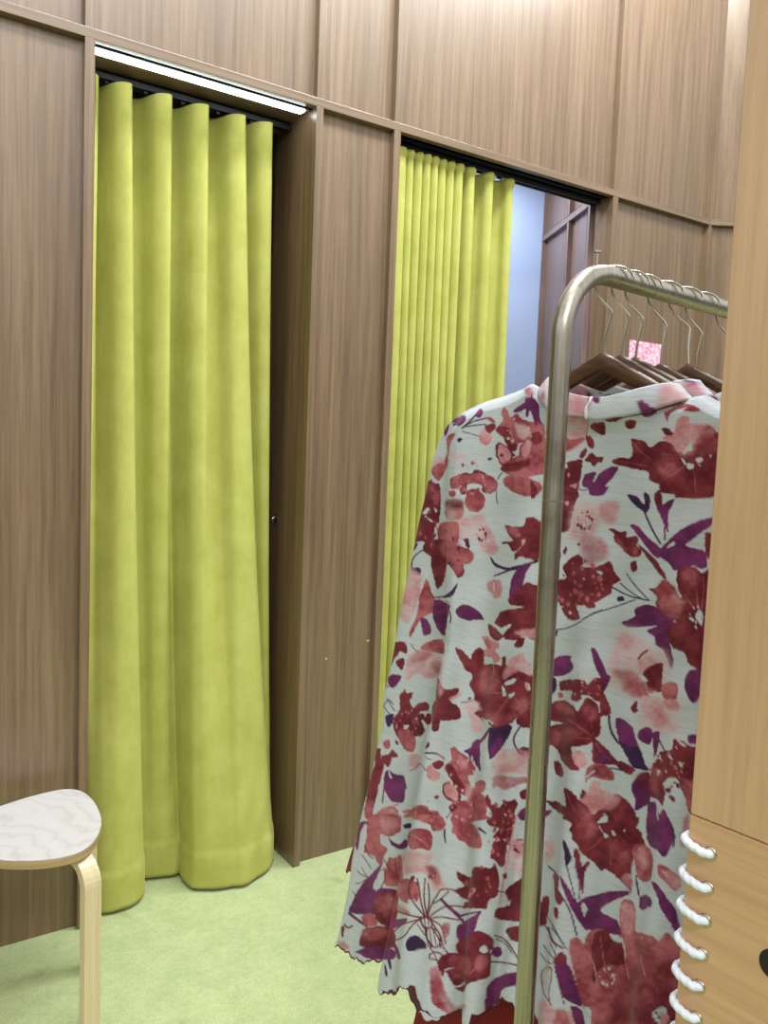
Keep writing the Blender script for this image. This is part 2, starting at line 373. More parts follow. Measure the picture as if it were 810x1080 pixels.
SHAPES = r"""
T 430 390
F U 275 325 340 285 368 295 360 330 320 358
F U 230 395 245 350 262 340 255 390 238 425
L D 10 345 370 400 320 460 250
F U 430 290 440 265 462 248 478 265 462 300 440 302
L D 9 345 370 400 330 500 305
F R 480 303 520 298 552 320 550 338 520 325
L D 8 370 360 430 350 490 345
L D 6 345 390 400 405 450 420
F L 455 400 490 370 530 400 535 440 500 480 455 450
F M 490 350 550 340 555 370 520 400 495 385
F D 310 440 335 428 345 440 322 462
F D 503 565 525 555 535 565 512 575
F R 245 430 290 400 300 415 265 480 250 610 235 630 230 580 250 520
S L 3 165 600 205 545 240 620 200 690 160 650
S K 4 250 520 330 520 370 540 300 580
F R 150 640 190 590 230 600 240 640 200 700 175 690
F M 270 690 330 660 370 650 400 660 430 630 470 640 500 660 540 680 570 720 560 760 520 785 475 770 470 720 430 715 380 730 360 790 335 780 340 730 290 755 270 730
F R 260 770 300 765 300 800 265 800
F R 590 270 610 240 635 260 650 300 690 275 720 310 780 330 860 340 860 480 740 460 700 470 690 510 640 470 610 430 560 400 555 370 590 340 605 310
S K 2 680 340 740 350 780 400 740 440 700 420
F M 570 355 640 370 650 460 680 480 680 520 640 500 600 420 560 390
F M 555 480 580 460 640 490 670 540 640 600 590 600 560 550
F L 570 490 590 470 630 495 655 540 635 585 595 590 572 545
F R 590 610 640 570 700 540 710 480 780 440 860 400 880 640 720 680 650 670 600 640
F M 600 600 650 590 740 570 860 540 860 600 760 610 700 640 620 640
F M 588 615 610 605 630 620 620 645 595 642
F R 640 670 720 650 780 690 840 720 850 760 810 790 740 800 660 770 610 730 605 690
F L 720 500 760 450 790 480 760 540 730 550
L D 7 600 650 585 665 570 690
F U 665 260 735 210 745 180 790 175 830 220 835 300 850 350 815 320 775 260 760 300 745 290 745 250 700 270
S R 2 740 130 775 110 800 160 760 175
S W 1 640 380 655 420 680 460 660 420
T 560 390
F U 0 150 20 210 40 320 38 350 25 345 0 260
F M 10 400 50 390 75 425 60 465 20 470 0 440
F R 0 470 50 490 80 520 120 560 120 600 65 610 0 640
F M 0 700 30 740 40 780 20 810 0 810
S K 3 30 90 90 40 100 100 60 120
S L 3 40 70 80 60 100 100 70 110
S R 2 65 150 90 140 95 230 65 210
S L 6 200 150 365 165 350 300 200 280
S L 1 215 310 350 305 350 440 250 520 205 480
F R 205 430 260 440 345 430 300 475 230 515 205 490
F M 385 340 465 335 465 415 385 375 1
F U 395 170 435 175 440 205 415 218 395 200
F M 470 325 540 300 580 310 530 330
F M 595 325 660 318 660 355 630 378 600 360
F U 682 205 715 205 800 265 740 300 700 285
F M 345 425 375 420 402 460 395 500 365 490
F M 320 520 345 490 355 510 340 545 320 560 300 550
F M 345 560 390 525 415 550 455 550 450 585 420 590 400 612 375 590 345 585
F M 150 640 230 620 220 590 260 575 325 570 320 620 310 700 300 750 290 820 150 820
F L 230 655 245 660 240 685
F L 245 730 290 720 280 750
F U 325 700 345 660 400 645 415 665 390 710 430 660 500 615 555 615 520 680 470 735 495 740 460 790 420 800 375 790 360 750 330 740
F W 392 705 412 665 422 668 402 708
L D 6 300 750 330 768 360 755
L D 4 372 180 366 330 348 430
T 640 390
F M 30 580 80 555 160 550 155 440 200 445 240 455 278 490 340 450 400 455 430 480 470 500 520 510 600 390 640 350 695 390 760 470 780 600 760 760 665 810 440 810 430 790 340 775 330 730 270 700 265 650 190 630 140 620 60 600
F L 425 390 440 330 470 295 520 300 530 340 600 350 640 345 560 420 520 440 500 500 450 520 420 480 380 450 350 430
S L 5 440 400 520 350 620 350 700 380 600 440 540 520 480 540 430 490
F M 350 370 385 365 420 410 380 415 360 400
F W 480 520 530 465 540 510 500 520 490 535
F W 470 555 495 580 505 600 490 600 475 570
F W 505 600 520 590 550 600 545 620 520 630 505 615
F W 565 560 600 555 605 575 575 590
F W 575 600 595 605 590 612
F W 650 540 662 540 662 552 650 552
S L 6 340 120 400 100 500 180 420 220 330 240
F R 370 270 430 240 480 210 560 230 590 260 520 265 450 250 400 280 385 330 370 300
L W 6 390 300 430 270 500 240
T 410 500
F M 200 170 250 40 300 80 330 140 320 300 300 390 270 440 265 520 215 480 225 430 180 430 130 450 150 340 190 250
F M 262 30 290 60 320 55 325 120 290 110
S R 5 270 60 320 130 310 200 280 150
F W 215 245 245 210 260 225 235 255
F W 240 270 270 290 285 300 265 300
F W 285 210 305 230 300 245
F W 318 310 310 350 295 385 290 350 302 315
F W 222 270 238 262 240 272
F U 125 440 180 435 175 470 130 510 105 510
L D 9 215 480 160 520 145 560 145 590 165 610
F D 145 600 190 590 205 610 195 640 165 640 145 625
S L 3 90 560 160 610 215 650 200 700 180 800 60 810 70 700
F R 190 810 215 720 240 660 270 740 285 810
S R 0.8 360 180 400 150 450 160 475 190 470 270 440 290 380 290 355 250
S M 4 370 170 440 160 470 200 420 220 370 200
F R 500 110 540 90 580 110 610 150 600 210 560 240 510 230 480 180
S L 4 330 310 440 290 560 250 610 270 560 330 480 330 470 380 430 450 340 420 320 380
F R 320 320 380 300 440 310 440 420 410 450 350 440 310 400
F M 275 430 330 410 430 450 440 510 470 560 475 630 440 660 410 610 370 575 350 670 310 730 285 650 265 560
S R 4 340 430 440 440 460 560 470 620 430 630 400 560 350 540
F R 440 460 500 470 540 510 520 560 460 570 440 520
S L 3 560 330 630 330 680 440 690 490 640 520 590 480 570 420
S K 4 480 330 560 260 600 280 580 400 500 420 460 380
O M 595 390 40 9 9
F M 470 410 500 410 515 450 500 470 485 440
L D 6 500 450 480 420 470 412
F D 645 520 680 570 760 595 810 590 810 610 720 605 670 580
L D 8 670 645 740 620 810 590
S R 1.5 620 690 660 670 715 680 710 770 670 790 650 760 630 740
L W 6 665 690 668 740
F D 435 685 425 730 390 780 300 780 350 770 400 730
F R 440 0 480 0 560 -5 640 10 690 70 660 110 610 120 590 70 500 60 470 120 455 110 460 60 400 90 390 60
F R 385 110 420 108 420 135 390 140
L D 6 682 100 680 140 688 185
T 500 520
F M 200 205 260 215 310 210 330 160 370 150 420 180 470 200 470 400 410 420 390 430 320 410 290 400 260 430 255 390 275 370 240 365 215 320 180 325 180 310 225 305 250 300 215 260
S R 3 205 212 280 220 260 280 220 250
F R 262 262 290 250 295 275 270 280
F L 300 300 325 290 320 320 285 350 270 370 300 340
F D 100 400 150 450 230 470 400 425 400 440 260 480 150 475 120 450
L D 7 125 525 170 505 210 490
F U 370 440 330 500 310 570 260 630 225 680 230 570 260 500 310 460
F M 225 680 260 620 330 565 380 580 470 600 470 700 385 720 340 710 280 715 230 705
F M 150 790 180 745 300 730 380 720 470 700 470 830 390 830 140 830
F M 520 60 600 40 655 0 625 120 595 240 520 230
F L 570 60 600 50 590 80
S K 6 600 260 630 80 720 60 800 60 820 130 720 150 640 240 600 330
S L 6 690 150 740 120 800 130 780 230 720 280 640 300 620 250
S R 5 680 270 760 270 830 310 850 400 760 450 700 450 670 360
O M 712 180 62 16 8
O W 712 190 25 5 9
F M 655 320 670 318 670 332 655 332
F M 515 560 580 540 575 490 560 470 600 420 650 390 685 410 690 450 650 470 690 480 760 470 810 470 810 660 760 670 770 720 720 730 690 700 640 690 660 750 670 790 640 810 590 790 550 730 600 700 610 660 515 660
F W 605 745 620 760 600 765
L D 7 690 800 750 760 810 740
F U 560 370 580 335 590 360 575 390
F M 520 360 545 350 545 430 520 440
T 590 500
S L 4 250 200 350 170 380 200 350 310 280 310
F M 0 690 60 660 30 620 20 590 65 540 110 510 150 540 130 580 200 590 270 575 320 548 350 620 388 670 340 700 330 750 270 790 230 810 150 830 0 830
F W 235 610 270 620 265 640
F W 150 655 160 662 152 670
F M 340 400 350 380 310 350 330 345 380 365 425 360 430 400 480 390 500 410 490 450 520 480 515 520 470 525 430 510 390 460 350 430
S R 3 350 400 390 420 420 490 390 460
S R 3 470 440 500 500 470 520
F M 450 560 485 550 490 600 470 622 450 600
F D 430 130 490 140 535 190 535 115 570 140 575 200 550 250 520 230 470 190
L D 13 540 245 590 360 640 440
F U 600 130 630 100 650 140 655 190 720 155 725 175 690 250 690 370 670 340 640 270 610 200
F M 603 140 628 108 645 150 640 180 612 190
L U 12 665 340 668 415
F U 445 320 500 330 560 400 640 470 635 530 600 520 540 450 490 380
F M 495 440 560 490 630 570 680 660 660 665 600 590 540 510
L D 8 425 630 480 710 570 800
L D 8 385 690 440 740 520 790
L D 10 325 710 430 770 560 800
F D 365 780 400 770 410 800 370 805
T 640 520
F M 620 260 650 250 700 300 660 420 625 380
F U 340 350 400 290 470 230 560 185 680 150 680 190 560 280 500 330 560 350 620 370 635 420 630 470 590 480 540 460 430 490 400 450 340 410 310 390 330 360
F W 400 320 425 308 430 330 400 340 380 350
F M 440 500 500 465 560 470 600 510 630 490 700 500 700 810 420 810 350 750 310 710 315 650 265 605 310 600 360 550 420 590 450 650 475 660 450 600
S R 4 310 600 370 550 430 600 460 680 420 760 320 690
S L 4 420 640 500 700 540 740 480 800 420 740
F W 530 730 545 740 540 760
F W 550 780 590 765 600 800 570 805
F U 180 740 240 705 310 720 350 750 400 800 430 840 120 830 190 770
T 620 640
F U 215 95 300 70 295 20 330 0 420 0 500 60 545 100 500 150 510 200 540 330 530 390 510 360 480 280 430 240 420 190 370 150 440 120 330 130 250 125
F M 500 130 560 90 480 0 800 0 800 390 690 390 630 350 610 290 540 260 505 200
S R 4 450 -30 600 -30 570 70 520 70
F W 680 60 705 15 725 80 720 120 695 90
F W 655 70 668 80 655 88
F W 675 120 690 125 685 138
S K 6 110 380 150 300 180 180 240 120 320 180 420 260 500 300 520 400 490 480 490 580 580 590 600 650 560 700 610 740 560 800 440 800 340 780 320 700 330 600 230 560 170 510 130 440
S L 4 190 200 250 170 300 220 270 270 210 260
S L 4 330 320 430 320 470 400 400 420 320 400
S R 4 150 400 250 400 330 440 340 520 370 560 300 570 220 530 200 460
S L 4 380 560 480 600 480 680 520 720 440 780 380 700 340 620
F M 370 390 430 360 475 360 470 470 460 540 390 520 360 470 340 440
S R 2 330 470 400 500 440 540 360 560
F R 470 490 540 475 570 500 560 580 500 590 470 560
F L 480 590 560 590 580 650 530 660 500 640
F W 320 430 350 430 380 470 350 465
F W 365 530 400 550 450 540 462 590 440 560 400 565
L M 13 320 330 345 295 375 278
F M 270 640 300 600 315 610 310 640 320 660 290 672
F U 620 440 650 400 720 400 720 540 675 610 640 580 610 510
F U 20 265 50 270 90 350 120 420 145 450 100 540 90 470 40 360
F M -80 560 -50 520 0 490 50 450 90 460 100 540 120 580 145 650 140 680 80 690 80 610 40 590 0 560
F M 0 590 60 610 80 680 75 810 0 830 -40 700
L D 14 135 690 135 750 155 810
T 570 620
F U 30 480 60 470 120 430 200 430 190 450 210 500 180 540 120 560 30 550
F D 30 550 75 560 100 580 100 640 70 680 30 680
F M 130 590 200 580 270 585 300 620 295 660 240 660 260 700 230 720 190 700 200 650 130 650 120 620
F R 110 670 135 660 145 690 120 700
F M 310 620 340 580 380 570 400 590 400 660 370 690 320 680 300 650
F M 60 740 140 710 200 740 240 780 280 700 320 700 370 750 370 830 60 830
L W 5 300 690 340 710 370 740 375 790
L D 8 90 268 200 250 320 165 460 125 600 75
F D 80 270 110 270 100 305 80 300
T 480 630
F U 5 80 50 45 110 60 160 100 185 145 130 140 100 150 50 140 15 120
F M 345 0 560 0 560 60 500 55 440 60 350 45
F M 260 170 295 100 400 70 560 55 560 280 495 270 430 240 400 270 350 270 310 260 290 250 370 160 300 190
S L 2 380 215 560 200 560 260 490 260 430 250
F M 210 165 295 235 280 275 245 270 215 230
F M 370 300 410 255 440 260 430 300 400 318
F L 165 250 210 245 230 270 280 290 275 320 255 340 290 390 250 420 230 380 180 375 165 340 200 320
S R 1 180 260 215 265 225 320 205 330
F M 0 330 40 330 100 390 110 350 160 320 180 370 180 420 240 420 290 430 300 380 320 380 330 440 400 460 470 490 560 500 560 700 480 720 430 750 390 760 350 800 250 815 150 760 145 690 120 650 115 600 90 550 110 500 80 460 40 400
S L 1.5 330 430 360 380 430 350 440 390 480 430 490 500 400 470 310 520 300 480
S R 4 380 700 480 680 470 740 400 740
F W 310 540 340 525 385 515 360 550 320 555
F W 298 560 318 585 325 620 300 620
F W 340 620 380 600 370 625 345 635
F W 450 560 470 545 475 590 455 580
F M 400 750 560 710 560 810 400 810
S K 3 30 690 110 650 140 690 160 770 200 810 120 830 90 740
S L 2 60 690 110 690 150 780 120 790
L U 9 40 665 80 662 110 655
F U 80 640 95 630 100 645 88 652
T 390 620
S L 2 180 100 200 30 320 0 300 90 250 220 200 200
F R 320 60 360 0 410 60 420 140 350 180 320 200 260 310 250 280 290 190
F U 410 80 470 80 510 100 490 200 475 300 440 280 400 190
L K 7 420 65 470 80 530 120
L D 8 400 60 470 60 520 20
L D 8 505 150 515 190 508 220
F U 320 195 350 190 385 240 385 290 340 300 325 240
F R 320 380 370 340 460 325 470 420 400 405 340 400
S L 2 230 460 290 400 400 410 460 470 440 560 360 570 300 540 230 590
S R 3 300 410 400 410 350 460 260 470
S R 3 390 450 450 470 440 550 400 520
L M 6 265 360 280 390 310 405
F M 110 440 140 350 135 260 165 310 160 340 210 340 235 370 230 420 190 400 180 430 160 440 130 500 105 500
F M 165 470 200 445 220 460 205 520 180 500
F U 115 570 150 545 200 555 190 590 150 635 120 610
L D 6 90 580 95 610 120 630
F M 190 690 220 640 235 665 275 660 255 720 280 760 310 730 360 725 380 750 370 780 320 780 300 830 160 830 190 770
F M 430 570 470 640 560 635 560 670 510 710 560 760 570 830 400 830 420 680
S L 1 500 700 575 660 570 690 520 710
S L 2 430 580 465 640 440 690
F M 540 390 560 385 620 450 640 450 690 380 720 400 720 470 660 520 640 540 600 510
L D 6 90 740 120 700 150 740
L D 6 110 700 130 740 160 780
T 370 740
F M 280 90 310 60 320 0 370 0 380 40 430 20 480 0 495 40 440 55 430 90 460 150 465 190 440 220 400 225 410 270 390 320 340 300 300 230 280 200 265 140
F W 335 150 370 150 350 180
F L 285 150 297 140 292 175
F R 300 190 380 190 410 240 410 280 390 320 350 305 310 240
F M 465 110 480 80 510 80 505 140 475 140
F M 430 80 460 75 465 110 440 120
F M 525 0 580 0 575 70 555 180 520 190 510 150
F M 580 0 670 20 695 70 690 110 640 115 600 80
S K 3 700 20 810 10 830 200 770 180 760 90
F D 220 90 270 80 265 130 235 165
L D 6 190 10 230 60 260 100
F M 160 300 190 300 190 350 215 400 180 520 150 650 120 750 85 700 110 540 150 400
F M 195 340 240 330 260 300 290 330 300 350 260 360 250 400 230 410 200 370
F R 200 260 240 240 250 290 220 300
F M 280 240 300 250 300 275 285 265
S R 3 90 640 140 630 130 730 85 720
F U 215 450 240 430 280 460 340 480 335 630 260 630 230 590 210 540
S U 1 240 500 320 500 320 600 260 600
F W 235 430 255 470 262 485 245 480
L D 8 280 460 340 490 350 550
L U 9 210 540 205 590 200 640
S L 2 360 350 420 330 440 380 420 430 370 410
L R 6 370 440 410 420 440 390
F U 470 290 490 250 500 280 480 300
L D 11 470 325 540 325 585 355
L R 11 540 325 585 355 588 365
L D 5 450 400 475 440
L D 5 470 350 490 365 510 365
F M 515 385 560 370 590 390 570 420 540 430 515 410
F L 480 420 510 395 530 430 565 450 560 490 520 505 485 480
F R 590 410 630 380 640 360 630 300 660 285 680 310 720 340 750 360 790 420 780 460 740 470 760 540 730 600 690 560 670 510 630 460 600 440
F M 600 400 640 400 680 470 720 540 720 600 680 560 620 470
S L 2 680 330 730 370 750 420 700 420
F M 578 540 610 505 650 518 695 580 685 645 620 625 588 590
F L 590 545 612 515 648 526 680 580 672 630 625 610 598 585
F M 530 600 560 595 550 615 530 612
F R 620 670 660 630 750 620 780 560 850 600 860 650 850 720 750 740 700 760 690 830 640 830 650 760 635 700
F M 620 660 660 650 675 665 660 690 630 690
L D 7 640 690 620 715 605 735
F U 715 310 760 290 770 260 815 240 815 400 790 400 770 340 760 370 740 330
F R 385 680 430 655 480 660 500 690 550 690 570 730 600 770 590 800 540 810 520 770 470 750 430 750 390 740
S M 2 400 680 450 660 500 700 560 710 580 780 540 790 500 740 430 730
F R 330 690 390 680 380 700 340 705
F R 335 720 380 700 385 730 340 735
F R 140 740 180 690 250 660 300 690 300 730 310 830 100 830
S L 3 200 680 260 670 300 720 290 790 220 780
F L 240 660 300 645 300 655 260 668
F D 330 780 375 770 370 800 340 800
T 460 750
F U 170 260 215 230 240 195 290 170 330 110 345 100 320 160 270 220 270 290 285 380 270 370 250 300 230 325 230 270
F D 335 130 350 100 460 85 480 110 460 160 400 250 350 300 335 290 325 200
S U 3 350 220 430 150 400 250 350 290
L D 12 530 100 485 170 500 230 530 255
F U 510 250 550 225 575 230 590 240 585 275 545 280 520 268
F M 255 0 640 0 640 110 590 110 530 100 510 40 440 80 370 100 300 60
S R 4 300 20 440 20 500 10 460 70 360 90
S L 2 350 330 400 270 450 240 600 270 600 400 470 390 380 400
S R 1.5 370 410 450 410 600 425 600 450 540 460 440 500 390 480 355 490
F R 250 450 290 435 315 460 300 510 260 510 245 480
F R 190 600 200 560 230 480 290 530 320 590 310 650 240 690 200 680
S L 2 200 480 225 485 210 570 190 570
F R 100 670 160 650 220 700 260 750 285 810 270 840 150 820 110 740
F M 310 560 325 530 350 570 345 600 380 580 400 610 430 570 460 570 500 555 520 590 500 640 480 780 470 830 360 800 400 750 370 710 335 720 350 640 320 600
F W 430 640 445 660 435 670
F U 515 660 530 630 560 610 620 600 620 690 560 690 540 695
F M 530 510 560 495 590 500 590 550 535 555
F M 680 100 770 90 820 90 820 310 780 270 750 220 680 200
F U 660 640 735 625 700 670 660 680
F M 745 340 770 315 800 370 795 410 760 400
F M 690 570 760 575 820 610 820 670 750 620
L D 9 270 735 300 760 315 775
T 560 740
F M 100 20 135 20 220 0 290 60 320 20 370 0 430 50 440 180 400 230 380 260 330 280 260 290 270 340 310 400 300 435 250 430 200 380 170 310 120 260 100 200 130 150 220 140 120 120 80 105 80 80 200 100 140 50
S R 4 320 30 400 40 420 120 350 100
S R 4 150 20 220 20 270 70 220 80
F L 260 330 310 310 350 350 350 400 310 420 270 380
F M 145 385 175 380 205 430 200 475 165 460
F M 390 240 420 240 490 310 540 370 590 385 660 430 620 465 570 430 500 400 430 400 390 370
S U 2 410 290 470 320 500 380 430 380
F R 350 430 400 390 470 400 515 440 530 490 480 500 400 480 360 490 340 520
S M 2 400 400 470 410 510 450 510 490 420 470
L W 9 350 480 375 455 400 440
F W 495 402 530 398 550 415 510 415
L D 10 500 420 540 425 580 435
F M 435 0 480 0 505 60 490 80 465 70 445 90 440 50
L D 15 495 90 500 180 550 260
F U 535 110 580 110 640 160 665 240 700 320 720 390 750 430 690 430 640 410 600 340 560 260 545 200
F D 555 250 620 280 690 300 720 390 745 435 690 430 640 405 600 340
F W 535 150 555 240 545 240 532 180
F U 680 190 710 165 760 170 770 220 750 270 700 255 675 225
F U 770 200 815 190 812 250 790 340 775 300
F U 640 520 690 460 750 450 760 560 750 640 690 680 655 690 660 620 640 570
S M 3 660 470 740 450 740 560 680 540
F M 100 640 160 630 220 660 205 560 230 550 290 600 300 640 330 550 360 600 400 650 450 650 500 600 560 590 620 640 665 710 660 780 640 830 260 830 265 750 180 700
F L 370 540 400 500 440 520 450 570 500 590 530 610 500 660 430 690 400 720 350 660 310 620 350 600
S L 3 340 590 450 560 530 600 520 670 430 720 370 700
F W 425 740 440 730 445 710 465 725 480 705 480 760 450 765
F W 420 770 440 775 440 800
F M 760 460 790 370 830 380 830 600 770 580
F U 740 650 790 640 800 740 790 830 730 830
T 620 760
F M 450 200 530 180 540 120 600 130 660 170 720 200 720 640 640 580 620 500 590 430 570 370 520 360 470 400 490 460 470 540 440 500 400 480 395 380 420 310 410 270 470 250
S R 3 410 300 470 330 440 480 400 450
S R 3 590 380 680 400 680 560 640 560
F W 500 220 520 220 540 250 520 240
F W 570 265 600 270 590 300
F W 440 310 460 320 440 350
F K 560 120 600 140 620 160 600 165
L U 10 445 110 490 200
F U 415 80 440 80 430 180 420 240 415 180
F U 640 90 720 95 720 150 640 140
F M 490 430 520 425 530 450 500 460
F M 510 470 545 480 550 515 520 500
F M 560 390 580 400 580 430 560 420
F U 380 560 400 530 430 530 450 590 480 560 530 650 550 720 530 790 510 830 490 865 440 820 400 800 380 760 375 650
L W 8 440 560 438 590 445 625
L D 9 535 680 550 730 540 800
F M 0 640 40 600 80 560 200 480 280 550 305 600 300 670 330 700 350 830 0 830
S L 3 100 470 200 480 180 540 100 560 60 560
F W 65 600 115 590 120 640 90 645 70 625
F W 60 660 75 690 90 720 110 740 80 720
F W 145 690 180 700 170 740 150 720
S R 3 605 620 640 600 640 740 610 740
T 550 860
F M 270 0 720 0 720 90 760 110 770 180 740 240 700 300 700 440 690 480 650 440 600 390 530 340 500 350 460 300 380 240 350 180 320 150 320 60
F W 480 50 510 10 540 0 545 40
F W 490 60 520 110 500 90
F W 520 110 550 130 530 145
F W 570 90 600 120 580 130
F W 645 90 660 95 650 108
F R 700 200 770 180 830 250 820 400 770 420 730 380 715 300
S L 3 740 200 800 240 790 340 750 330
S L 2 640 380 700 380 690 470 650 440
S L 3 150 160 210 170 200 260 150 290
F D 260 155 280 170 310 240 310 290 280 320 270 240
L D 8 285 320 315 430 345 550
F M 330 230 350 210 370 250 385 320 420 290 430 310 400 370 390 490 370 450 345 340
S U 3 340 300 390 330 385 470 360 420
L U 10 372 450 370 490 368 530
F M 200 380 215 360 235 390 235 470 260 530 250 570 215 540 210 450
L D 10 170 322 215 360
F U 240 380 260 400 310 480 345 550 400 520 480 500 560 480 690 480 660 510 580 540 500 600 560 640 610 670 630 760 560 740 450 730 400 720 360 670 320 600 270 490
F W 375 580 395 550 415 585
L D 10 240 490 310 600 350 760
F M 205 590 225 580 235 640 215 655
F M 130 530 170 510 175 590 150 680 125 680
F R 620 600 650 550 690 540 720 600 720 720 760 760 830 760 830 830 420 830 450 730 620 770
F W 560 745 600 760 630 760 625 800 590 780
L U 8 725 380 730 450 740 500
F U 745 520 780 510 815 520 800 580 770 600 750 570
T 620 880
F R 200 500 240 420 290 440 305 500 300 630 340 640 430 690 500 620 560 680 600 700 600 830 0 830 0 630 100 600 210 650
S L 4 210 480 280 450 290 600 230 620
F U 400 295 440 320 500 400 560 480 580 600 565 635 520 560 460 470 440 400
F U 330 400 370 385 405 420 400 460 360 460 350 480 325 460
L U 8 310 290 318 340 325 390
F U 380 0 530 0 520 60 480 145 440 100 390 60
L D 10 548 0 550 40 540 80
F R 445 190 490 200 580 270 590 320 550 360 490 300 440 250
S L 3 480 230 580 280 580 340 530 330
L W 6 470 230 515 272
S R 4 590 0 640 0 630 60 590 80
T 350 860
F R 240 0 430 0 430 80 390 130 340 130 310 120 310 180 350 210 330 260 310 320 290 300 270 260 230 240 200 230 220 130
S L 4 300 20 400 20 420 70 340 110
F U 175 50 230 40 200 100 180 190 160 220 150 180
F W 180 110 215 50 220 90 190 190 170 215
F U 360 140 390 170 430 180 470 150 480 200 430 215 380 190
F D 450 60 500 50 500 80 470 80
F R 360 270 400 270 440 250 450 420 400 450 340 440 330 380
F U 310 310 330 280 290 380 260 440 270 470 320 460 410 470 400 510 330 620 250 630 130 620 110 590 180 450 270 350
F M 270 540 330 490 420 480 420 560 400 690 320 690 270 640
F M 210 720 320 700 390 710 390 830 180 830
S R 3 220 720 320 710 340 800 220 800
F W 285 380 320 360 325 410 300 430
F W 265 455 285 440 285 480
F W 370 530 385 520 380 545
L U 18 110 620 160 660 220 700
L M 6 190 330 210 370 240 410
L M 6 190 250 220 290 250 340
L M 6 160 350 190 380 230 390
L M 6 150 430 180 430 220 400
L M 7 210 190 230 250 260 270
L R 6 215 180 240 210 260 250
L M 6 280 400 295 350 330 340
L M 6 130 480 150 500 140 560
F R 490 100 560 80 620 100 640 150 620 220 560 210 500 215 480 160
F R 500 0 680 0 720 50 700 90 640 100 620 60 540 30
S L 3 450 260 500 220 560 240 640 240 620 310 680 340 690 400 720 450 660 480 620 420 580 360 450 370
S R 2 600 330 640 320 680 360 680 440 640 430
O M 640 375 30 8 7
F R 420 430 470 400 540 430 550 530 490 560 420 520
S R 2 410 560 480 600 500 640 420 610
F W 480 540 520 530 530 600 500 570
L D 8 712 90 710 130 720 170
T 350 860
L M 10 590 640 520 560 480 480 500 400
L M 10 590 640 560 540 555 460 540 400
L M 10 600 630 580 520 590 400
L M 10 600 630 620 540 610 430
L M 10 605 640 630 560 670 500 690 465 760 465 810 500
L M 10 640 560 690 530 740 480
L M 11 610 645 700 580 760 570 840 580
L M 10 630 650 700 640 780 660 830 660
L M 11 580 650 480 630 400 600
L M 10 560 655 470 680 430 700 390 740
L M 10 560 655 500 700 460 770 400 790
L M 10 630 660 700 700 720 810
L M 10 620 660 690 760 700 820
L M 10 560 650 570 700 600 720 640 700 630 660 600 635 565 645
L M 7 585 640 590 690
L M 7 610 640 612 690
L M 10 590 720 600 780 640 830
L M 10 640 720 680 780 690 840
F M 495 390 515 380 525 400 510 420
F M 535 420 555 430 550 450 540 445
S R 1 700 690 750 680 740 740 710 740
F U 380 670 450 650 480 660 430 700 380 715
F U 690 520 730 560 780 600 830 640 780 620 720 580
T 350 945
F D 465 300 490 260 530 250 580 280 600 330 570 335 500 350 475 340
F U 380 280 420 330 435 390 420 400 400 350
F D 355 370 375 420 375 470 355 430
F D 335 430 350 470 350 510 335 490
L M 10 560 150 590 130 640 160 630 200 590 200 565 170 560 150
L M 10 600 210 640 200 690 240 680 320 640 330 600 280 600 210
L M 6 620 220 630 310
L M 6 640 210 660 310
L M 10 620 370 650 350 700 370 710 400
L M 10 620 370 615 400 660 400 690 420
L M 10 690 260 700 320 740 370
S R 1 690 200 720 180 740 240 710 270
F M 670 440 690 380 740 365 850 360 960 330 1000 350 990 490 900 530 820 560 760 550 720 480 700 510
L W 9 710 470 740 455 770 455
L K 7 760 550 790 570 840 540
S L 1 620 480 660 440 690 500 710 590 690 690 640 640
F R 630 630 680 640 720 700 740 740 690 720 640 680
F M 190 230 220 200 330 190 390 220 390 330 250 320 180 300
S R 3 190 210 280 200 360 230 300 280 200 270
F U 150 350 250 320 390 340 390 400 230 395 180 370
F M 60 200 80 190 75 250 60 260
L M 11 80 180 100 205 130 190
S R 2 30 290 80 290 110 330 70 330
T 440 945
F U 250 200 300 160 400 100 380 160 350 250 280 300 250 260
L U 14 260 130 330 110 400 100
L U 18 150 20 220 90 290 160
F M 250 300 340 250 380 220 440 240 490 280 470 340 400 350 330 370 260 360
F M 130 420 190 360 330 370 460 350 460 500 400 530 320 560 290 610 240 580 180 480 160 510
L R 5 220 370 300 470 330 520
L R 5 440 380 380 440 330 500
L W 9 215 560 255 580 300 550
L W 8 175 470 205 458 235 455
F W 390 340 430 310 450 350 420 360
F U 470 330 520 320 540 360 510 390 470 370
F U 440 580 480 530 560 490 630 480 700 470 700 560 630 565 540 590 520 660 470 700 430 720
F W 530 610 550 590 580 620 550 680
F M 500 80 580 60 650 0 720 0 720 160 560 150 500 140
L M 10 490 250 560 270 640 400
L M 7 500 270 560 300 600 360
L M 10 470 415 550 420 640 440
F M 560 210 640 190 700 190 700 290 600 280
S R 2 80 460 140 480 170 590 240 700 300 680 300 720 210 750 140 690 90 640
T 440 860
F M 250 355 340 390 345 340 380 325 470 330 490 300 520 400 510 500 450 540 440 590 380 590 310 590 290 590 300 550 330 540 280 520 240 470 300 450 260 400
F L 345 460 370 465 360 490 330 520 320 545 330 490
F R 300 425 320 420 325 445 305 450
F M 450 20 625 0 600 80 570 200 550 320 520 320 490 280 465 270 480 170 510 150 480 130 520 80 450 60
F L 490 150 515 145 520 160 500 165
F L 540 150 565 145 560 170
F R 215 0 330 0 340 50 380 90 410 180 390 210 330 200 280 150 230 80
S M 4 300 0 350 40 390 150 340 120
F R 340 40 450 20 440 0 340 0
L D 10 385 85 430 110
L D 9 175 85 175 130 178 170
F M 560 470 640 410 700 400 700 660 500 650 500 600 560 590 570 540
F W 570 550 590 540 580 575
S K 4 590 170 700 240 700 400 580 330
S L 4 600 150 700 180 700 260 610 260
O M 655 200 45 10 9
L L 12 628 0 600 130 570 290 545 400 522 555
F M 540 375 560 365 575 385 555 405
L D 8 520 480 560 488
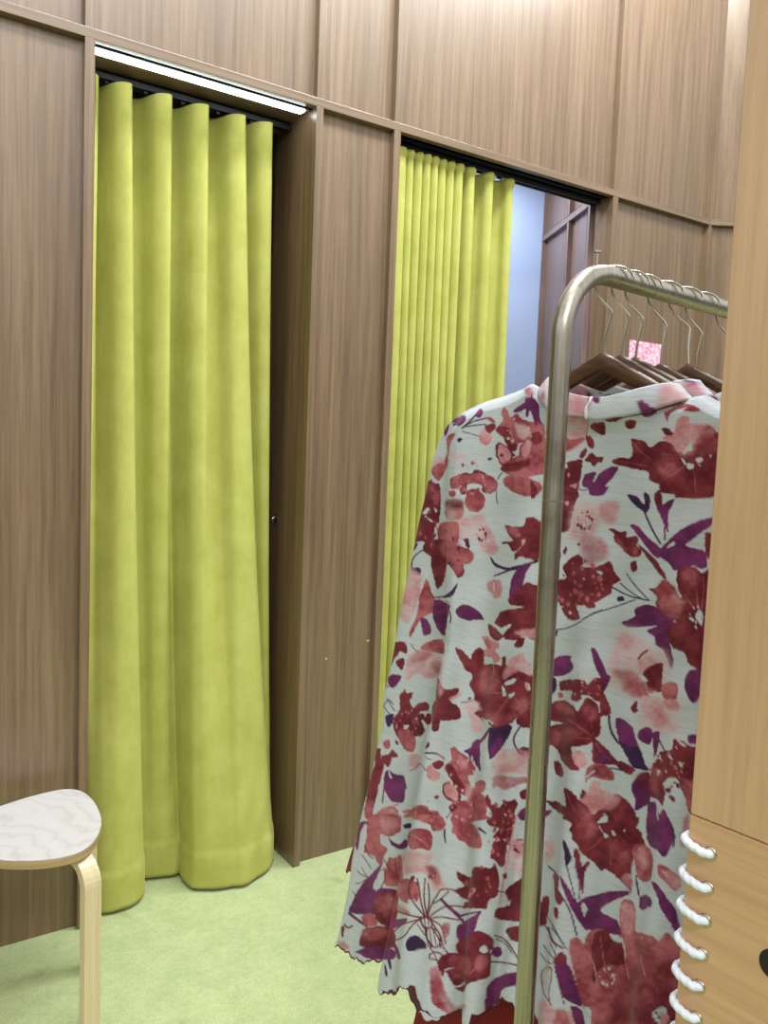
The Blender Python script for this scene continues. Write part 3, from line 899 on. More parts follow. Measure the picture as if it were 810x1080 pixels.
T 560 945
L D 7 130 200 170 250 210 310
L D 7 70 150 120 240 160 330
L D 7 100 120 140 190 200 300
L D 7 160 230 190 290 230 340
L D 7 80 310 120 370 180 430
L D 7 60 360 90 410 130 430
L D 7 120 300 150 350 160 400
F M 40 50 110 40 100 170 70 190 40 180
L U 14 110 200 130 290 200 330
F M 150 390 190 355 230 390 220 430 140 430
F R 240 290 290 260 330 300 390 410 380 240 500 220 560 260 570 40 640 30 660 100 660 240 720 240 790 300 830 430 830 830 430 830 330 700 260 430
F M 400 240 500 220 560 270 600 380 640 500 560 560 420 560 380 480
S M 6 500 480 700 480 800 560 800 800 560 800 480 640
F U 150 430 240 440 300 600 320 700 200 640 170 540
S L 3 570 60 650 60 650 220 580 240
F W 340 130 320 75 355 75 1
F W 498 238 560 258 580 300 520 280
L W 8 575 265 600 375
F W 460 480 480 500 520 540 480 530
F W 490 500 510 490 500 530
L L 10 80 560 70 490 120 450 130 480
L M 7 70 560 60 480 110 440 140 470 110 600 120 690
L M 7 130 690 80 620 70 560
L M 7 160 490 190 600 210 690
S L 2 60 650 180 730 300 720 330 830 60 830
S R 2 160 720 230 730 240 830 150 830
F U 250 700 320 720 340 830 290 830
F W 340 700 400 740 440 830 360 830
T 630 945
F R 240 240 330 250 400 290 430 235 500 290 520 380 600 400 600 1000 0 1000 0 480 180 430
S M 6 200 470 340 420 500 400 480 560 500 700 520 900 100 900 120 600
F W 350 740 410 700 440 730 400 810 370 790
L D 6 370 740 410 800
L D 6 340 690 400 770
F L 400 740 450 760 440 830 400 820
T 480 630
L R 5 340 580 270 530 200 480
L R 4 330 600 250 610 160 590
L R 5 340 630 300 690 260 740
L R 5 380 640 410 680 440 720
L L 4 240 430 250 470 230 520
F W 165 758 190 772 215 778 200 798
F W 205 770 240 790 235 805
F L 440 545 460 540 462 590 448 580
S R 5 150 480 240 440 260 560 180 620
S R 5 360 700 440 640 470 700 420 740
T 640 390
L R 5 490 560 430 540 350 530
L R 5 500 600 440 650 370 690
L R 5 545 625 560 690 560 770
L R 4 170 460 200 510 270 560
L R 4 60 580 160 590 250 610
S R 6 560 420 680 420 680 520 600 520
S R 6 330 560 450 540 440 660 330 660
T 550 860
L R 5 500 90 440 70 340 70
L R 5 520 130 480 180 420 220
L R 5 560 140 570 220 560 310
L R 5 590 110 640 150 690 230
S R 6 340 30 450 40 460 140 360 140
S R 6 560 180 660 170 680 300 590 300
T 560 740
L R 5 390 225 320 170 230 110
L R 5 385 235 270 230 150 200
L R 4 395 215 380 130 350 50
L R 4 410 260 440 320 500 370
L R 4 230 590 260 660 300 720
S R 6 150 170 270 170 280 250 180 270
S R 5 300 640 360 680 380 760 300 760
T 640 520
L R 5 560 740 510 670 460 600
L R 5 575 730 570 620 550 500
L R 5 600 735 615 620 610 520
S R 6 470 500 560 490 570 600 490 620
O W 575 775 55 11 8
T 590 500
O R 150 690 140 9 10
O R 200 700 120 10 17
T 500 520
O R 620 620 110 12 13
T 430 390
O L 420 700 110 10 7
O R 400 700 110 10 14
O K 720 400 100 10 9
O M 640 500 80 6 12
T 620 760
O L 550 270 100 5 8
O R 500 330 120 12 13
T 440 860
O R 540 110 70 6 9
O R 530 180 90 8 12
O R 400 430 100 9 12
T 460 750
O R 420 660 90 6 10
O R 430 690 100 9 12
O K 190 420 110 10 9
O L 180 620 90 7 9
T 370 740
O L 380 130 75 9 7
O R 360 150 80 8 12
O L 480 710 80 8 6
T 410 500
O L 550 50 100 9 7
O R 250 330 90 9 12
O M 400 500 90 7 12
T 570 620
O L 230 620 70 7 7
O R 340 640 60 6 10
T 560 945
L L 6 330 320 400 420 420 560
L L 5 600 260 590 380 620 520
L L 5 700 260 690 380 720 500
L R 6 440 260 460 400 480 560
S R 5 250 320 330 310 390 480 300 560
S M 5 660 280 760 300 800 460 700 460
O W 490 520 60 9 10
T 440 945
S R 4 200 400 300 380 340 470 240 520
S R 3 380 380 450 370 440 450 370 470
L M 7 60 300 120 380 140 470
L M 7 0 180 60 260 90 330
T 350 860
S R 4 280 540 360 500 400 560 340 640
L M 7 420 400 360 330 330 280
L M 7 430 420 400 330 400 270
L M 7 300 480 340 400 330 330
F R 190 640 250 620 290 690 210 700
O R 540 150 60 5 10
L L 5 500 120 560 150 610 200
"""
for ln in SHAPES.strip().splitlines():
    w = ln.split()
    if w[0] == 'T': tile(float(w[1]), float(w[2]))
    elif w[0] == 'F':
        v = w[2:]
        if len(v) % 2: fill(w[1], ' '.join(v[:-1]), rnd=1)
        else: fill(w[1], ' '.join(v))
    elif w[0] == 'S': fill(w[1], ' '.join(w[3:]), soft=float(w[2]), op=1.0)
    elif w[0] == 'L': line(w[1], float(w[2]), ' '.join(w[3:]))
    elif w[0] == 'O': dots(w[1], *[float(v) for v in w[2:5]], int(w[5]), float(w[6]))
# ---------------------------------------------------------------- the setting
ZT, E, ZTOP = 2.602, .0254, 4.4                      # rail underside, how far panels sit behind the fins, wall height
FINS = [(.6091, .6371), (1.3466, 1.3727), (1.6576, 1.6857), (2.7982, 2.8304), (3.4754, 3.503)]
XL, XR = -2.2, 3.49
bm = bmesh.new()
TH = .03
add_box(bm, (XL, D + E, 0), (.62, D + E + TH, ZT + .02))
add_box(bm, (1.36, D + E, 0), (1.672, D + E + TH, ZT + .02))
add_box(bm, (2.815, D + E, 0), (XR, D + E + TH, ZT + .02))
add_box(bm, (XL, D + E, ZT + .02), (XR, D + E + TH, ZTOP))
struct(from_bm('wall_back', bm, WOOD))
# the wall turns at the last fin and comes towards the shop
kx, ky = 3.489, D + E
KD = np.array([.8286, -.5599, 0]); KN = np.array([.5599, .8286, 0])
AX = (KD, KN, np.array([0, 0, 1.]))
bm = bmesh.new(); add_box(bm, (0, 0, 0), (1.3, TH, ZTOP), 0, AX, (kx, ky, 0)); struct(from_bm('wall_right', bm, WOOD))
bm = bmesh.new(); add_box(bm, (.012, -E, ZT), (1.3, .004, ZT + .028), .0015, AX, (kx, ky, 0)); struct(from_bm('trim_12', bm, WOODH))
for i, (a, b) in enumerate(FINS):
    bm = bmesh.new()
    deep = .30 if i in (0, 1) else (.16 if i == 2 else .085)
    add_box(bm, (a, D, 0.0), (b, D + deep, ZT + .001), .0015)
    struct(from_bm('trim_%d' % (i + 1), bm, WOOD))
    bm = bmesh.new(); add_box(bm, (a, D, ZT + .027), (b, D + E + .005, ZTOP), .0015)
    struct(from_bm('trim_%d' % (i + 6), bm, WOOD))
bm = bmesh.new(); add_box(bm, (XL, D - .0006, ZT), (XR, D + E + .02, ZT + .028), .0015); struct(from_bm('trim_11', bm, WOODH))
# soffits over the two openings
bm = bmesh.new(); add_box(bm, (.625, D + E, ZT), (1.36, D + .305, ZT + .02)); struct(from_bm('trim_13', bm, WOODH))
bm = bmesh.new(); add_box(bm, (1.672, D + E, ZT + .0), (2.815, D + .16, ZT + .02)); struct(from_bm('trim_14', bm, BLACK))
# fitting booths behind the curtains
S0 = on_y(638, 230, 2.49); bd = CF - .126 * CR; bd[2] = 0; bd /= np.linalg.norm(bd); bn = np.array([-bd[1], bd[0], 0]); S0[2] = 0
AXB = (bd, -bn, np.array([0, 0, 1.]))
LB = .817
bm = bmesh.new(); add_box(bm, (.06, 0, 0), (LB + .05, .03, 3.0), 0, AXB, S0); struct(from_bm('wall_booth_right', bm, BOOTH))
bm = bmesh.new(); add_box(bm, (.06, -.02, ZT), (LB, .004, ZT + .03), .0015, AXB, S0); struct(from_bm('trim_15', bm, BOOTH))
for k, t in enumerate((LB - .02, .40, .125)):
    bm = bmesh.new(); add_box(bm, (t, -.021, 0), (t + .03, .004, ZT + .001), .0015, AXB, S0); struct(from_bm('trim_%d' % (16 + k), bm, BOOTH))
    bm = bmesh.new(); add_box(bm, (t, -.021, ZT + .029), (t + .03, .004, 3.0), .0015, AXB, S0); struct(from_bm('trim_%d' % (19 + k), bm, BOOTH))
B1 = S0 + bd * LB
bb = np.array([-bd[1], bd[0], 0])
AXC = (bb, bd, np.array([0, 0, 1.]))
bm = bmesh.new(); add_box(bm, (-.01, 0, 0), (1.25, .03, 3.0), 0, AXC, B1); struct(from_bm('wall_booth_back', bm, BLUE))
bm = bmesh.new(); add_box(bm, (1.64, D + .16, 0), (1.672, D + 1.5, 3.0)); struct(from_bm('wall_booth_left', bm, BOOTH))
bm = bmesh.new()
add_box(bm, (.58, D + .3, 0), (.612, D + 1.4, 3.0)); add_box(bm, (1.38, D + .3, 0), (1.41, D + 1.4, 3.0)); add_box(bm, (.58, D + 1.4, 0), (1.41, D + 1.43, 3.0))
struct(from_bm('wall_booth_inner', bm, BOOTH))
bm = bmesh.new(); add_box(bm, (.5, D + .05, 3.0), (3.6, D + 1.8, 3.03)); struct(from_bm('ceiling', bm, plain('booth_ceiling', srgb(190, 186, 180), .8)))
bm = bmesh.new(); add_box(bm, (-4, -4, -.05), (6, D + 2.2, 0)); struct(from_bm('floor', bm, CARPET))
# chips knocked out of the laminate
for nm, (x, y), s in (('trim_22', (344, 695), .005), ('trim_23', (388, 676), .007)):
    P = on_y(x, y, D + E); bm = bmesh.new()
    r = bmesh.ops.create_icosphere(bm, subdivisions=2, radius=s)
    for v in r['verts']: v.co = (P[0] + v.co.x, P[1] + v.co.y * .08, P[2] + v.co.z * .5 + abs(v.co.x) * .4)
    struct(from_bm(nm, bm, plain('bare_chip', srgb(214, 190, 150), .8)))
# ---------------------------------------------------------------- LED strip in the first opening
led = thing('led_strip_light', 'cool white LED strip under the top of the left opening', 'light', (.99, D + .05, ZT))
bm = bmesh.new(); add_box(bm, (.640, D + .036, ZT - .004), (1.338, D + .074, ZT), .0008); from_bm('housing', bm, plain('led_housing', srgb(120, 124, 128), .4), led)
bm = bmesh.new(); add_box(bm, (.642, D + .038, ZT - .0105), (1.325, D + .072, ZT - .004), .003); from_bm('diffuser', bm, LED, led)
# ---------------------------------------------------------------- curtains
def curtain(name, label, top, bot, ztop, zbot, hem, head, nseg, nz, shape):
    """top and bot: the same folds as plan points at the rail and at the floor"""
    T = smooth_path(top, nseg); B = smooth_path(bot, nseg)
    n = len(T); z = np.linspace(0, 1, nz)
    G = np.zeros((nz, n, 3))
    k = shape(z)
    for j in range(nz):
        q = T * (1 - k[j]) + B * k[j]
        Z = ztop + (zbot - ztop) * z[j]
        d = np.gradient(q, axis=0); nn = np.stack([d[:, 1], -d[:, 0]], 1); nn /= np.linalg.norm(nn, axis=1)[:, None] + 1e-9
        off = 0
        if head and ztop - Z < head: off = .0045 * math.sqrt(max(0, 1 - ((ztop - Z) / head * 2 - 1) ** 2)) + .001
        if hem and Z - zbot < hem: off = .004 * min(1, (hem - (Z - zbot)) / .004)
        if hem and abs(Z - zbot - hem) < .004: off = -.002
        G[j, :, :2] = q + nn * off
        G[j, :, 2] = Z
    return G
DY = D + .185
crx = [on_y(x, y, DY - .055)[0] for x, y in ((100, 84), (135.5, 93), (178, 104), (217, 115), (256, 127), (284.5, 136))]
cx, cy = [], []
for k, c in enumerate(crx):
    wd = (crx[k + 1] - c) if k < 5 else .09
    cx += [c, c + .0135, c + .014, c + .034, c + wd - .058, c + wd - .032]; cy += [-.058, -.034, .030, .058, .034, -.036]
cx = cx[:-2]; cy = cy[:-2]
# the same folds at the floor (three broad lobes)
fp = [(.652, .03), (.656, .0), (.662, -.03), (.676, -.056), (.706, -.078), (.752, -.082),
      (.812, -.062), (.838, -.028), (.850, .020), (.862, .058), (.880, .056), (.900, .050),
      (.925, .042), (.945, .039), (.964, .037), (.986, .036), (.984, -.02), (.990, -.072),
      (1.004, -.092), (1.026, -.109), (1.050, -.121), (1.078, -.131), (1.108, -.137), (1.150, -.139),
      (1.244, -.102), (1.276, -.074), (1.298, -.042), (1.312, -.010), (1.319, .010), (1.324, .028),
      (1.328, .044), (1.330, .054), (1.332, .066), (1.333, .078)]
fx, fy = np.array(fp).T; fy = fy + .115 - .185
assert len(fx) == len(cx), (len(fx), len(cx))
top1 = np.stack([np.array(cx), DY + np.array(cy)], 1); bot1 = np.stack([np.array(fx), DY + np.array(fy)], 1)
G = curtain('c', '', top1, bot1, 2.562, .012, .118, 0, 12, 230, lambda z: np.clip(.55 * z + .5 * z ** 2, 0, 1))
zz = G[..., 2]; xx = G[..., 0]
G[..., 1] += .004 * np.sin(xx * 31 + zz * 5) * np.clip(1 - zz / 1.6, 0, 1) + .0025 * np.sin(xx * 70 - zz * 23) * np.clip(1 - zz / .7, 0, 1)
G[..., 2] += 0
c1 = grid_mesh('curtain', G, VELVET)
sm = c1.modifiers.new('thick', 'SOLIDIFY'); sm.thickness = .003
tag(c1, 'long lime green velvet curtain drawn across the left opening, spreading onto the carpet', 'curtain')
px2 = [(427, 152), (436, 155), (445, 158), (453, 161.5), (461, 164), (470, 167), (478.5, 168.5), (487, 171.5), (500, 175), (519, 181), (541, 188)]
DY2 = D + .085
crest = [on_y(x, y, DY2 - .035)[0] for x, y in px2]
tp = [(1.689, DY2 - .03)] if crest[0] > 1.72 else []
for i, c in enumerate(crest):
    nx = crest[i + 1] if i + 1 < len(crest) else c + .06
    wd = nx - c
    q = min(.014, wd * .3)
    tp += [(c, DY2 - .036), (c + q * .9, DY2 - .018), (c + q * .95, DY2 + .022), (c + wd * .5, DY2 + .036), (c + wd - q * 1.6, DY2 + .012), (c + wd - q * 1.2, DY2 - .024)]
tp = np.array(tp[:-4])
# squeeze so the first pleat starts at the opening's left side
G = curtain('c', '', tp, tp + np.stack([(tp[:, 0] - tp[0, 0]) * .03, 0 * tp[:, 0]], 1), 2.572, .02, .1, .026, 8, 340, lambda z: z)
zz = G[..., 2]
G[..., 1] += .003 * np.sin(G[..., 0] * 40 + zz * 2.2)
c2 = grid_mesh('curtain', G, VELVET)
sm = c2.modifiers.new('thick', 'SOLIDIFY'); sm.thickness = .003
tag(c2, 'lime green velvet curtain gathered in narrow pleats at the left of the second opening', 'curtain')
def track(label, x0, x1, y0, y1, z, gl):
    t = thing('curtain_track', label, 'curtain rail', ((x0 + x1) / 2, (y0 + y1) / 2, z))
    bm = bmesh.new(); add_box(bm, (x0, y0, z), (x1, y0 + .006, z + .022), .001); add_box(bm, (x0, y1 - .006, z), (x1, y1, z + .022), .001); add_box(bm, (x0, y0, z + .016), (x1, y1, z + .022), .001)
    from_bm('rail', bm, BLACK, t)
    for g in gl:
        bm = bmesh.new(); add_box(bm, (g - .006, (y0 + y1) / 2 - .005, z - .008), (g + .006, (y0 + y1) / 2 + .005, z + .012), .002); from_bm('glider', bm, WHITE if x0 > 1.5 else BLACK, t)
track('dark curtain rail behind the lit top of the left opening', .640, 1.343, DY - .012, DY + .018, 2.574, [.72, .84, .96, 1.08, 1.2])
track('black curtain rail across the top of the second opening', 1.689, 2.795, D + .07, D + .10, 2.578, [crest[8] + .03, crest[9] + .045, crest[10] - .02])
# small latch on the left opening's side
P = on_plane(291.5, 547, (1, 0, 0), (1.3466, 0, 0))
lt = thing('curtain_hook', 'tiny metal hook on the side panel right of the drawn curtain', 'hook', tuple(P))
bm = bmesh.new(); add_box(bm, (P[0] - .004, P[1] - .006, P[2] - .016), (P[0] + .0005, P[1] + .006, P[2] + .016), .001); from_bm('plate', bm, BLACK, lt)
tube('hook_arm', smooth_path([P + [-.002, 0, .006], P + [-.012, 0, .004], P + [-.016, 0, -.004], P + [-.012, 0, -.012]], 6), .0018, CHROME, lt, 8)
# ---------------------------------------------------------------- stool
ZS = .47
so = [(-48, 880), (-40, 862), (0, 850), (30, 840.5), (65, 832.5), (85, 834), (99, 845), (106.5, 862), (105, 876), (95, 891), (75, 901.5), (40, 907), (0, 906.5), (-30, 900)]
out = np.array([on_z(x, y, ZS)[:2] for x, y in so])
out = smooth_path(out, 8, True)
cen = out.mean(0)
st = thing('stool', 'three-legged bentwood stool with a white rounded triangular seat by the wall', 'stool', (cen[0], cen[1], 0))
def slab(name, ring, z0, z1, mat, mats, parent):
    bm = bmesh.new()
    def loop(sc, z): return [bm.verts.new((cen[0] + (x - cen[0]) * sc, cen[1] + (y - cen[1]) * sc, z)) for x, y in ring]
    Ls = [loop(.992, z0), loop(1, z0 + .002), loop(1, z1 - .002), loop(.994, z1)]
    n = len(ring)
    for a, b in zip(Ls[:-1], Ls[1:]):
        for i in range(n): bm.faces.new((a[i], a[(i + 1) % n], b[(i + 1) % n], b[i]))
    bm.faces.new(Ls[-1]); bm.faces.new(list(reversed(Ls[0])))
    return from_bm(name, bm, mat, parent)
slab('seat', out, ZS - .024, ZS - .003, PLYEDGE, None, st)
slab('seat_top', out, ZS - .003, ZS, STOOLTOP, None, st)['label'] = 'white laminate seat face'
def bent_leg(top, foot, wdir, w=.046, t=.022):
    """bent plywood strip: flat under the seat, round bend, then a straight leg"""
    top = np.array(top, float); foot = np.array(foot, float)
    out_d = foot - top; out_d[2] = 0; L = np.linalg.norm(out_d); out_d /= L
    z = ZS - .024 - t / 2
    r = .06
    path = [top * [1, 1, 0] + [0, 0, z]]
    path.append(top * [1, 1, 0] + out_d * (L - r - .002) + [0, 0, z])
    for k in range(1, 9):
        a = k / 8 * math.radians(88)
        path.append(top * [1, 1, 0] + out_d * (L - r - .002 + r * math.sin(a)) + [0, 0, z - r * (1 - math.cos(a))])
    path.append(foot.copy())
    path = np.array(path); wd = np.cross(out_d, [0, 0, 1.])
    bm = bmesh.new(); rings = []
    tn = np.gradient(path, axis=0); tn /= np.linalg.norm(tn, axis=1)[:, None]
    for p, q in zip(path, tn):
        nn = np.cross(wd, q); ww = w / 2; hh = t / 2
        rings.append([bm.verts.new(p + wd * sx * ww + nn * sy * hh) for sx, sy in ((-1, -1), (1, -1), (1, 1), (-1, 1))])
    for a, b in zip(rings[:-1], rings[1:]):
        for i in range(4): bm.faces.new((a[i], a[(i + 1) % 4], b[(i + 1) % 4], b[i]))
    bm.faces.new(rings[0]); bm.faces.new(list(reversed(rings[-1])))
    bmesh.ops.bevel(bm, geom=[e for e in bm.edges if len(e.link_faces) == 2 and e.calc_face_angle(0) > 1.0], offset=.002, segments=2, affect='EDGES')
    return bm
# front leg seen in full, one just behind the seat's corner, the third out of the frame on the left
for q, d in (((.531, 2.012), (.3, -.954)), ((.588, 2.25), (.95, .3)), ((.20, 2.25), (-.97, .25))):
    q = np.array(q); d = np.array(d)
    from_bm('leg', bent_leg(np.array([*(q - d * .15), 0]), np.array([*q, 0]), None), BIRCH, st)
# ---------------------------------------------------------------- right-hand board, laced along its edge
E0 = at(777.3, 180, .80)
A0 = on_plane(727.9, 858, (.996, .092, 0), E0)         # seam meets the edge
edge = A0 - E0; edge /= edge[2]                         # leans very slightly
B0 = on_z(808.7, 890.4, A0[2]); pd = (B0 - A0); pd[2] = 0; pd /= np.linalg.norm(pd)
pn = np.array([-pd[1], pd[0], 0])
if pn @ (np.array([0, 0, 0]) - E0 * [1, 1, 0]) < 0: pn = -pn
def pp(a, z, n=0.0): return A0 + edge * (z - A0[2]) + pd * a + pn * n
def board(name, z0, z1, n0, n1, mat, parent, a0=0, a1=.62):
    V = [pp(a, z, n) for n in (n0, n1) for z in (z0, z1) for a in (a0, a1)]
    bm = bmesh.new(); vs = [bm.verts.new(v) for v in V]
    for f in ((0, 1, 3, 2), (4, 5, 7, 6), (0, 1, 5, 4), (2, 3, 7, 6), (0, 2, 6, 4), (1, 3, 7, 5)): bm.faces.new([vs[i] for i in f])
    bmesh.ops.recalc_face_normals(bm, faces=bm.faces)
    bmesh.ops.bevel(bm, geom=bm.edges[:], offset=.0012, segments=2, affect='EDGES')
    return from_bm(name, bm, mat, parent)
bd_ = thing('display_board', 'tall tan wooden board at the right edge, laced along its lower side', 'partition', tuple(pp(.3, 0)))
board('upper_panel', A0[2], 2.75, -.02, 0, TAN, bd_)
board('lower_panel', 0.0, A0[2] - .0008, -.02, .0008, TANH, bd_)
eye_px = [(751.8, 901.2), (748.6, 937.4), (745.9, 971.5), (741.2, 1006.7), (736.9, 1039.8), (733.5, 1072.8)]
end_px = [(722.5, 887), (720, 925), (718.3, 956.6), (713.5, 988.6), (712, 1024), (710, 1056)]
# further eyelets below the frame keep the same spacing
eyes = []
for x, y in eye_px:
    P = on_plane(x, y, pn, A0 + pn * .001); a = (P - A0 - edge * (P[2] - A0[2])) @ pd; eyes.append((a, P[2]))
dz = (eyes[-1][1] - eyes[0][1]) / 5
for k in range(1, 6): eyes.append((eyes[5][0], eyes[5][1] + dz * k))
am = np.mean([e[0] for e in eyes]); eyes = [(am * .7 + a * .3, z) for a, z in eyes]
EK = .84
for a, z in eyes:
    c = pp(a, z, .0012); ring = [c + EK * .0066 * (pd * math.cos(t) + np.array([0, 0, 1.]) * math.sin(t)) for t in np.linspace(0, 2 * math.pi, 24, endpoint=False)]
    tube('eyelet', ring, .0017, BRASSY, bd_, 8, True)
    cyl = tube_geo([pp(a, z, -.004), pp(a, z, .0011)], .0056 * EK, 20); mesh('eyelet_shade_disc', *cyl, DARK, bd_)  # solid dark plug paints the shade of the eyelet's opening
c = on_plane(817.5, 1018, pn, A0)
mesh('hole_shade_disc', *tube_geo([c - pn * .006, c + pn * .0014], .0150, 32), DARK, bd_)  # no opening cut: a dark disc gives the hole its shade
path = []
rr = .0044
for i, (a, z) in enumerate(eyes):
    up = .0035
    path += [pp(a + .001, z, -.026), pp(a + .001, z, -.010), pp(a + .0005, z, .0015), pp(a - .005, z + .0002, .0062), pp(a * .5, z + up * .5, .0066), pp(.004, z + up * .95, .0058), pp(-.0046, z + up * 1.05, -.002), pp(-.0048, z + up * .9, -.017), pp(.004, z - .002, -.0262)]
    if i + 1 < len(eyes): path += [pp(a * .55, z + dz * .5, -.0262)]
rope = tube('lacing_rope', smooth_path(path, 7), rr, ROPE, None, 14, False, (.08, 800))
tag(rope, 'white twisted rope laced through the metal eyelets along the tan board edge', 'rope')
# ---------------------------------------------------------------- clothes rack
KS = .835
RP = np.array([.9306 * KS, .9047 * KS, 0]); TH_ = math.radians(6.794); ZB = 1.5 + .2852 * KS
RT = np.array([math.cos(TH_), math.sin(TH_), 0]); RU = np.array([math.sin(TH_), -math.cos(TH_), 0]); RZ = np.array([0, 0, 1.])
rk = thing('clothes_rack', 'brushed nickel tube clothes rack holding the floral tunics', 'clothes rack', tuple(RP))
R_, RR, LR = .016 * KS, .11 * KS, 1.15
zj = on_plane(580, 527, -RT, RP)[2]
pth = [RP + RZ * zj, RP + RZ * ((zj + ZB) / 2), RP + RZ * (ZB - RR)]
for k in range(1, 13):
    a = k / 12 * math.pi / 2; pth.append(RP + RT * RR * (1 - math.cos(a)) + RZ * (ZB - RR + RR * math.sin(a)))
for k in range(1, 8): pth.append(RP + RT * (RR + (LR - 2 * RR) * k / 8) + RZ * ZB)
for k in range(0, 13):
    a = k / 12 * math.pi / 2; pth.append(RP + RT * (LR - RR + RR * math.sin(a)) + RZ * (ZB - RR + RR * math.cos(a)))
pth += [RP + RT * LR + RZ * ((zj + ZB) / 2), RP + RT * LR + RZ * zj]
tube('top_rail', pth, R_, NICKEL, rk, 40)
for s in (0, LR):
    q = RP + RT * s
    tube('post', [q + RZ * .04, q + RZ * .5, q + RZ * 1.0, q + RZ * (zj - .0016)], R_, NICKEL, rk, 40)
    tube('joint_ring', [q + RZ * (zj - .0016), q + RZ * (zj + .0002)], R_ * 1.02, CHROME, rk, 40)
    tube('foot', [q - RU * .24 + RZ * .02, q - RU * .1 + RZ * .02, q + RU * .1 + RZ * .02, q + RU * .24 + RZ * .02], .019, NICKEL, rk, 20)
b0 = RP + RT * .066 + RZ * (ZB + .0105)
pin = tube('pin', [b0, b0 + RZ * .0155], .0009, CHROME, rk, 10)
tube('pin_head', [b0 + RZ * .0155, b0 + RZ * .0175], .0047, CHROME, rk, 16)
HS = [KS * v for v in (.1286, .1752, .2152, .2844, .3516, .4126, .5258)]
# ---------------------------------------------------------------- hangers
def dp(u, w, s, n=0.0): return RP + RT * (s + n) + RU * u + RZ * (ZB + w)
APW = -.097
def hanger(label, s, du=0.0, drop=0.0, swing=0.0, wood_=HANG):
    h = thing('clothes_hanger', label, 'hanger', tuple(dp(0, -.03, s)), 'wooden hangers on the rail')
    # hook wire over the rail
    ap = APW - drop
    # hk: (along the hook's own swivelled plane, height)
    hk = [(0, ap - .006), (.0005, ap + .022), (.0035, -.052 - drop * .6), (.0025, -.043 - drop * .3), (-.010, -.031), (-.0205, -.019), (-.0245, -.008)]
    for k in range(0, 13):
        a = math.radians(184 - k * 16.5); hk.append((.0245 * math.cos(a), .0004 + .0152 * math.sin(a)))
    def hp(q, w):
        f = min(1, max(0, (w - ap) / -ap)); return dp(du * (1 - f) + q * .76, w, s, q * .65)
    tube('hook', smooth_path([hp(q, w) for q, w in hk], 4), .0017, CHROME, h, 10)
    # two sloping arms
    bm = bmesh.new(); rings = []
    n = 25
    for i in range(n):
        x = -1 + 2 * i / (n - 1); ax = abs(x)
        u = du + x * .168; w = ap - .002 - .080 * ax - .016 * ax ** 4
        hh = .0138 - .0045 * ax; tt = .0072 + .0015 * ax
        ring = []
        for k in range(12):
            a = 2 * math.pi * k / 12; cx_ = abs(math.cos(a)) ** .7 * math.copysign(1, math.cos(a)); sy = abs(math.sin(a)) ** .7 * math.copysign(1, math.sin(a))
            ring.append(bm.verts.new(dp(u, w - .012 + hh * sy, s, tt * cx_ + swing * x)))
        rings.append(ring)
    for a, b in zip(rings[:-1], rings[1:]):
        for k in range(12): bm.faces.new((a[k], a[(k + 1) % 12], b[(k + 1) % 12], b[k]))
    bm.faces.new(rings[0]); bm.faces.new(list(reversed(rings[-1])))
    from_bm('arms', bm, wood_, h, True)
    return h
HL = ['dark wooden hanger nearest the rack post, inside the front floral tunic',
      'wooden hanger second from the rack post, just behind the front tunic hanger',
      'third wooden hanger from the rack post, inside the rear floral tunic',
      'fourth hanger from the post, its wire rising in front of the pink card',
      'fifth hanger from the post, dark bare peak beside the tan board',
      'sixth hanger from the post, its wire crossing the fifth one',
      'last hanger in view on the rail, mostly hidden behind the tan board']
for i, s in enumerate(HS): hanger(HL[i], s, [-.012, -.008, -.006, 0, .012, -.004, 0][i], [0, 0, 0, .004, .0, .004, .01][i], 0, HANG if i != 6 else BIRCHY)
# ---------------------------------------------------------------- garments
def px_plane(p, s, n=0.0):
    """where a line of sight meets a hanger's plane: in-plane (u, w)"""
    P = on_plane(p[0], p[1], RT, RP + RT * (s + n)); q = P - RP - RZ * ZB
    return np.array([q @ RU, q[2]])
def sample(px):
    x = (px[..., 0] - PX0) * SS; y = (px[..., 1] - PY0) * SS
    x = np.where(px[..., 0] > 763, (2 * 763 - px[..., 0] - PX0) * SS, x)      # the repeat turns over out of sight
    y = np.abs(y) % (2 * HH - 2); y = np.where(y >= HH, 2 * HH - 2 - y, y)
    x = np.abs(x) % (2 * WW - 2); x = np.where(x >= WW, 2 * WW - 2 - x, x)
    xi = np.clip(x.astype(int), 1, WW - 2); yi = np.clip(y.astype(int), 1, HH - 2)
    return (IMG[yi, xi] * 2 + IMG[yi, xi - 1] + IMG[yi, xi + 1] + IMG[yi - 1, xi] + IMG[yi + 1, xi]) / 6
def paint(o, col):
    me = o.data; at_ = me.color_attributes.new('print', 'FLOAT_COLOR', 'POINT')
    c = np.ones((len(me.vertices), 4), np.float32); c[:, :3] = col.reshape(-1, 3); at_.data.foreach_set('color', c.reshape(-1))
TIP = [(474, 447), (484, 438), (493, 432.5), (513, 423.5), (530, 418.5), (550, 411), (562, 405)]
SEAM = [(562, 408), (570, 422), (582, 432), (598, 438), (618, 441.5), (640, 444), (657, 442), (680, 437), (700, 430), (714, 424), (722, 421)]
SHR = [(722, 421), (737, 431), (757, 442.5)]
CTOP = [(573, 393), (578, 401), (588, 408), (601, 413.5), (622, 418.5), (640, 420), (660, 415.5), (680, 409), (697, 404), (705, 404)]
BODYL = [(474, 447), (470, 470), (468, 520), (468, 600), (470, 650), (468, 680), (463, 707), (457, 747), (448, 782), (443, 818), (437, 847), (431, 880), (425, 907), (418, 940), (412, 977), (406, 1010), (404, 1028)]
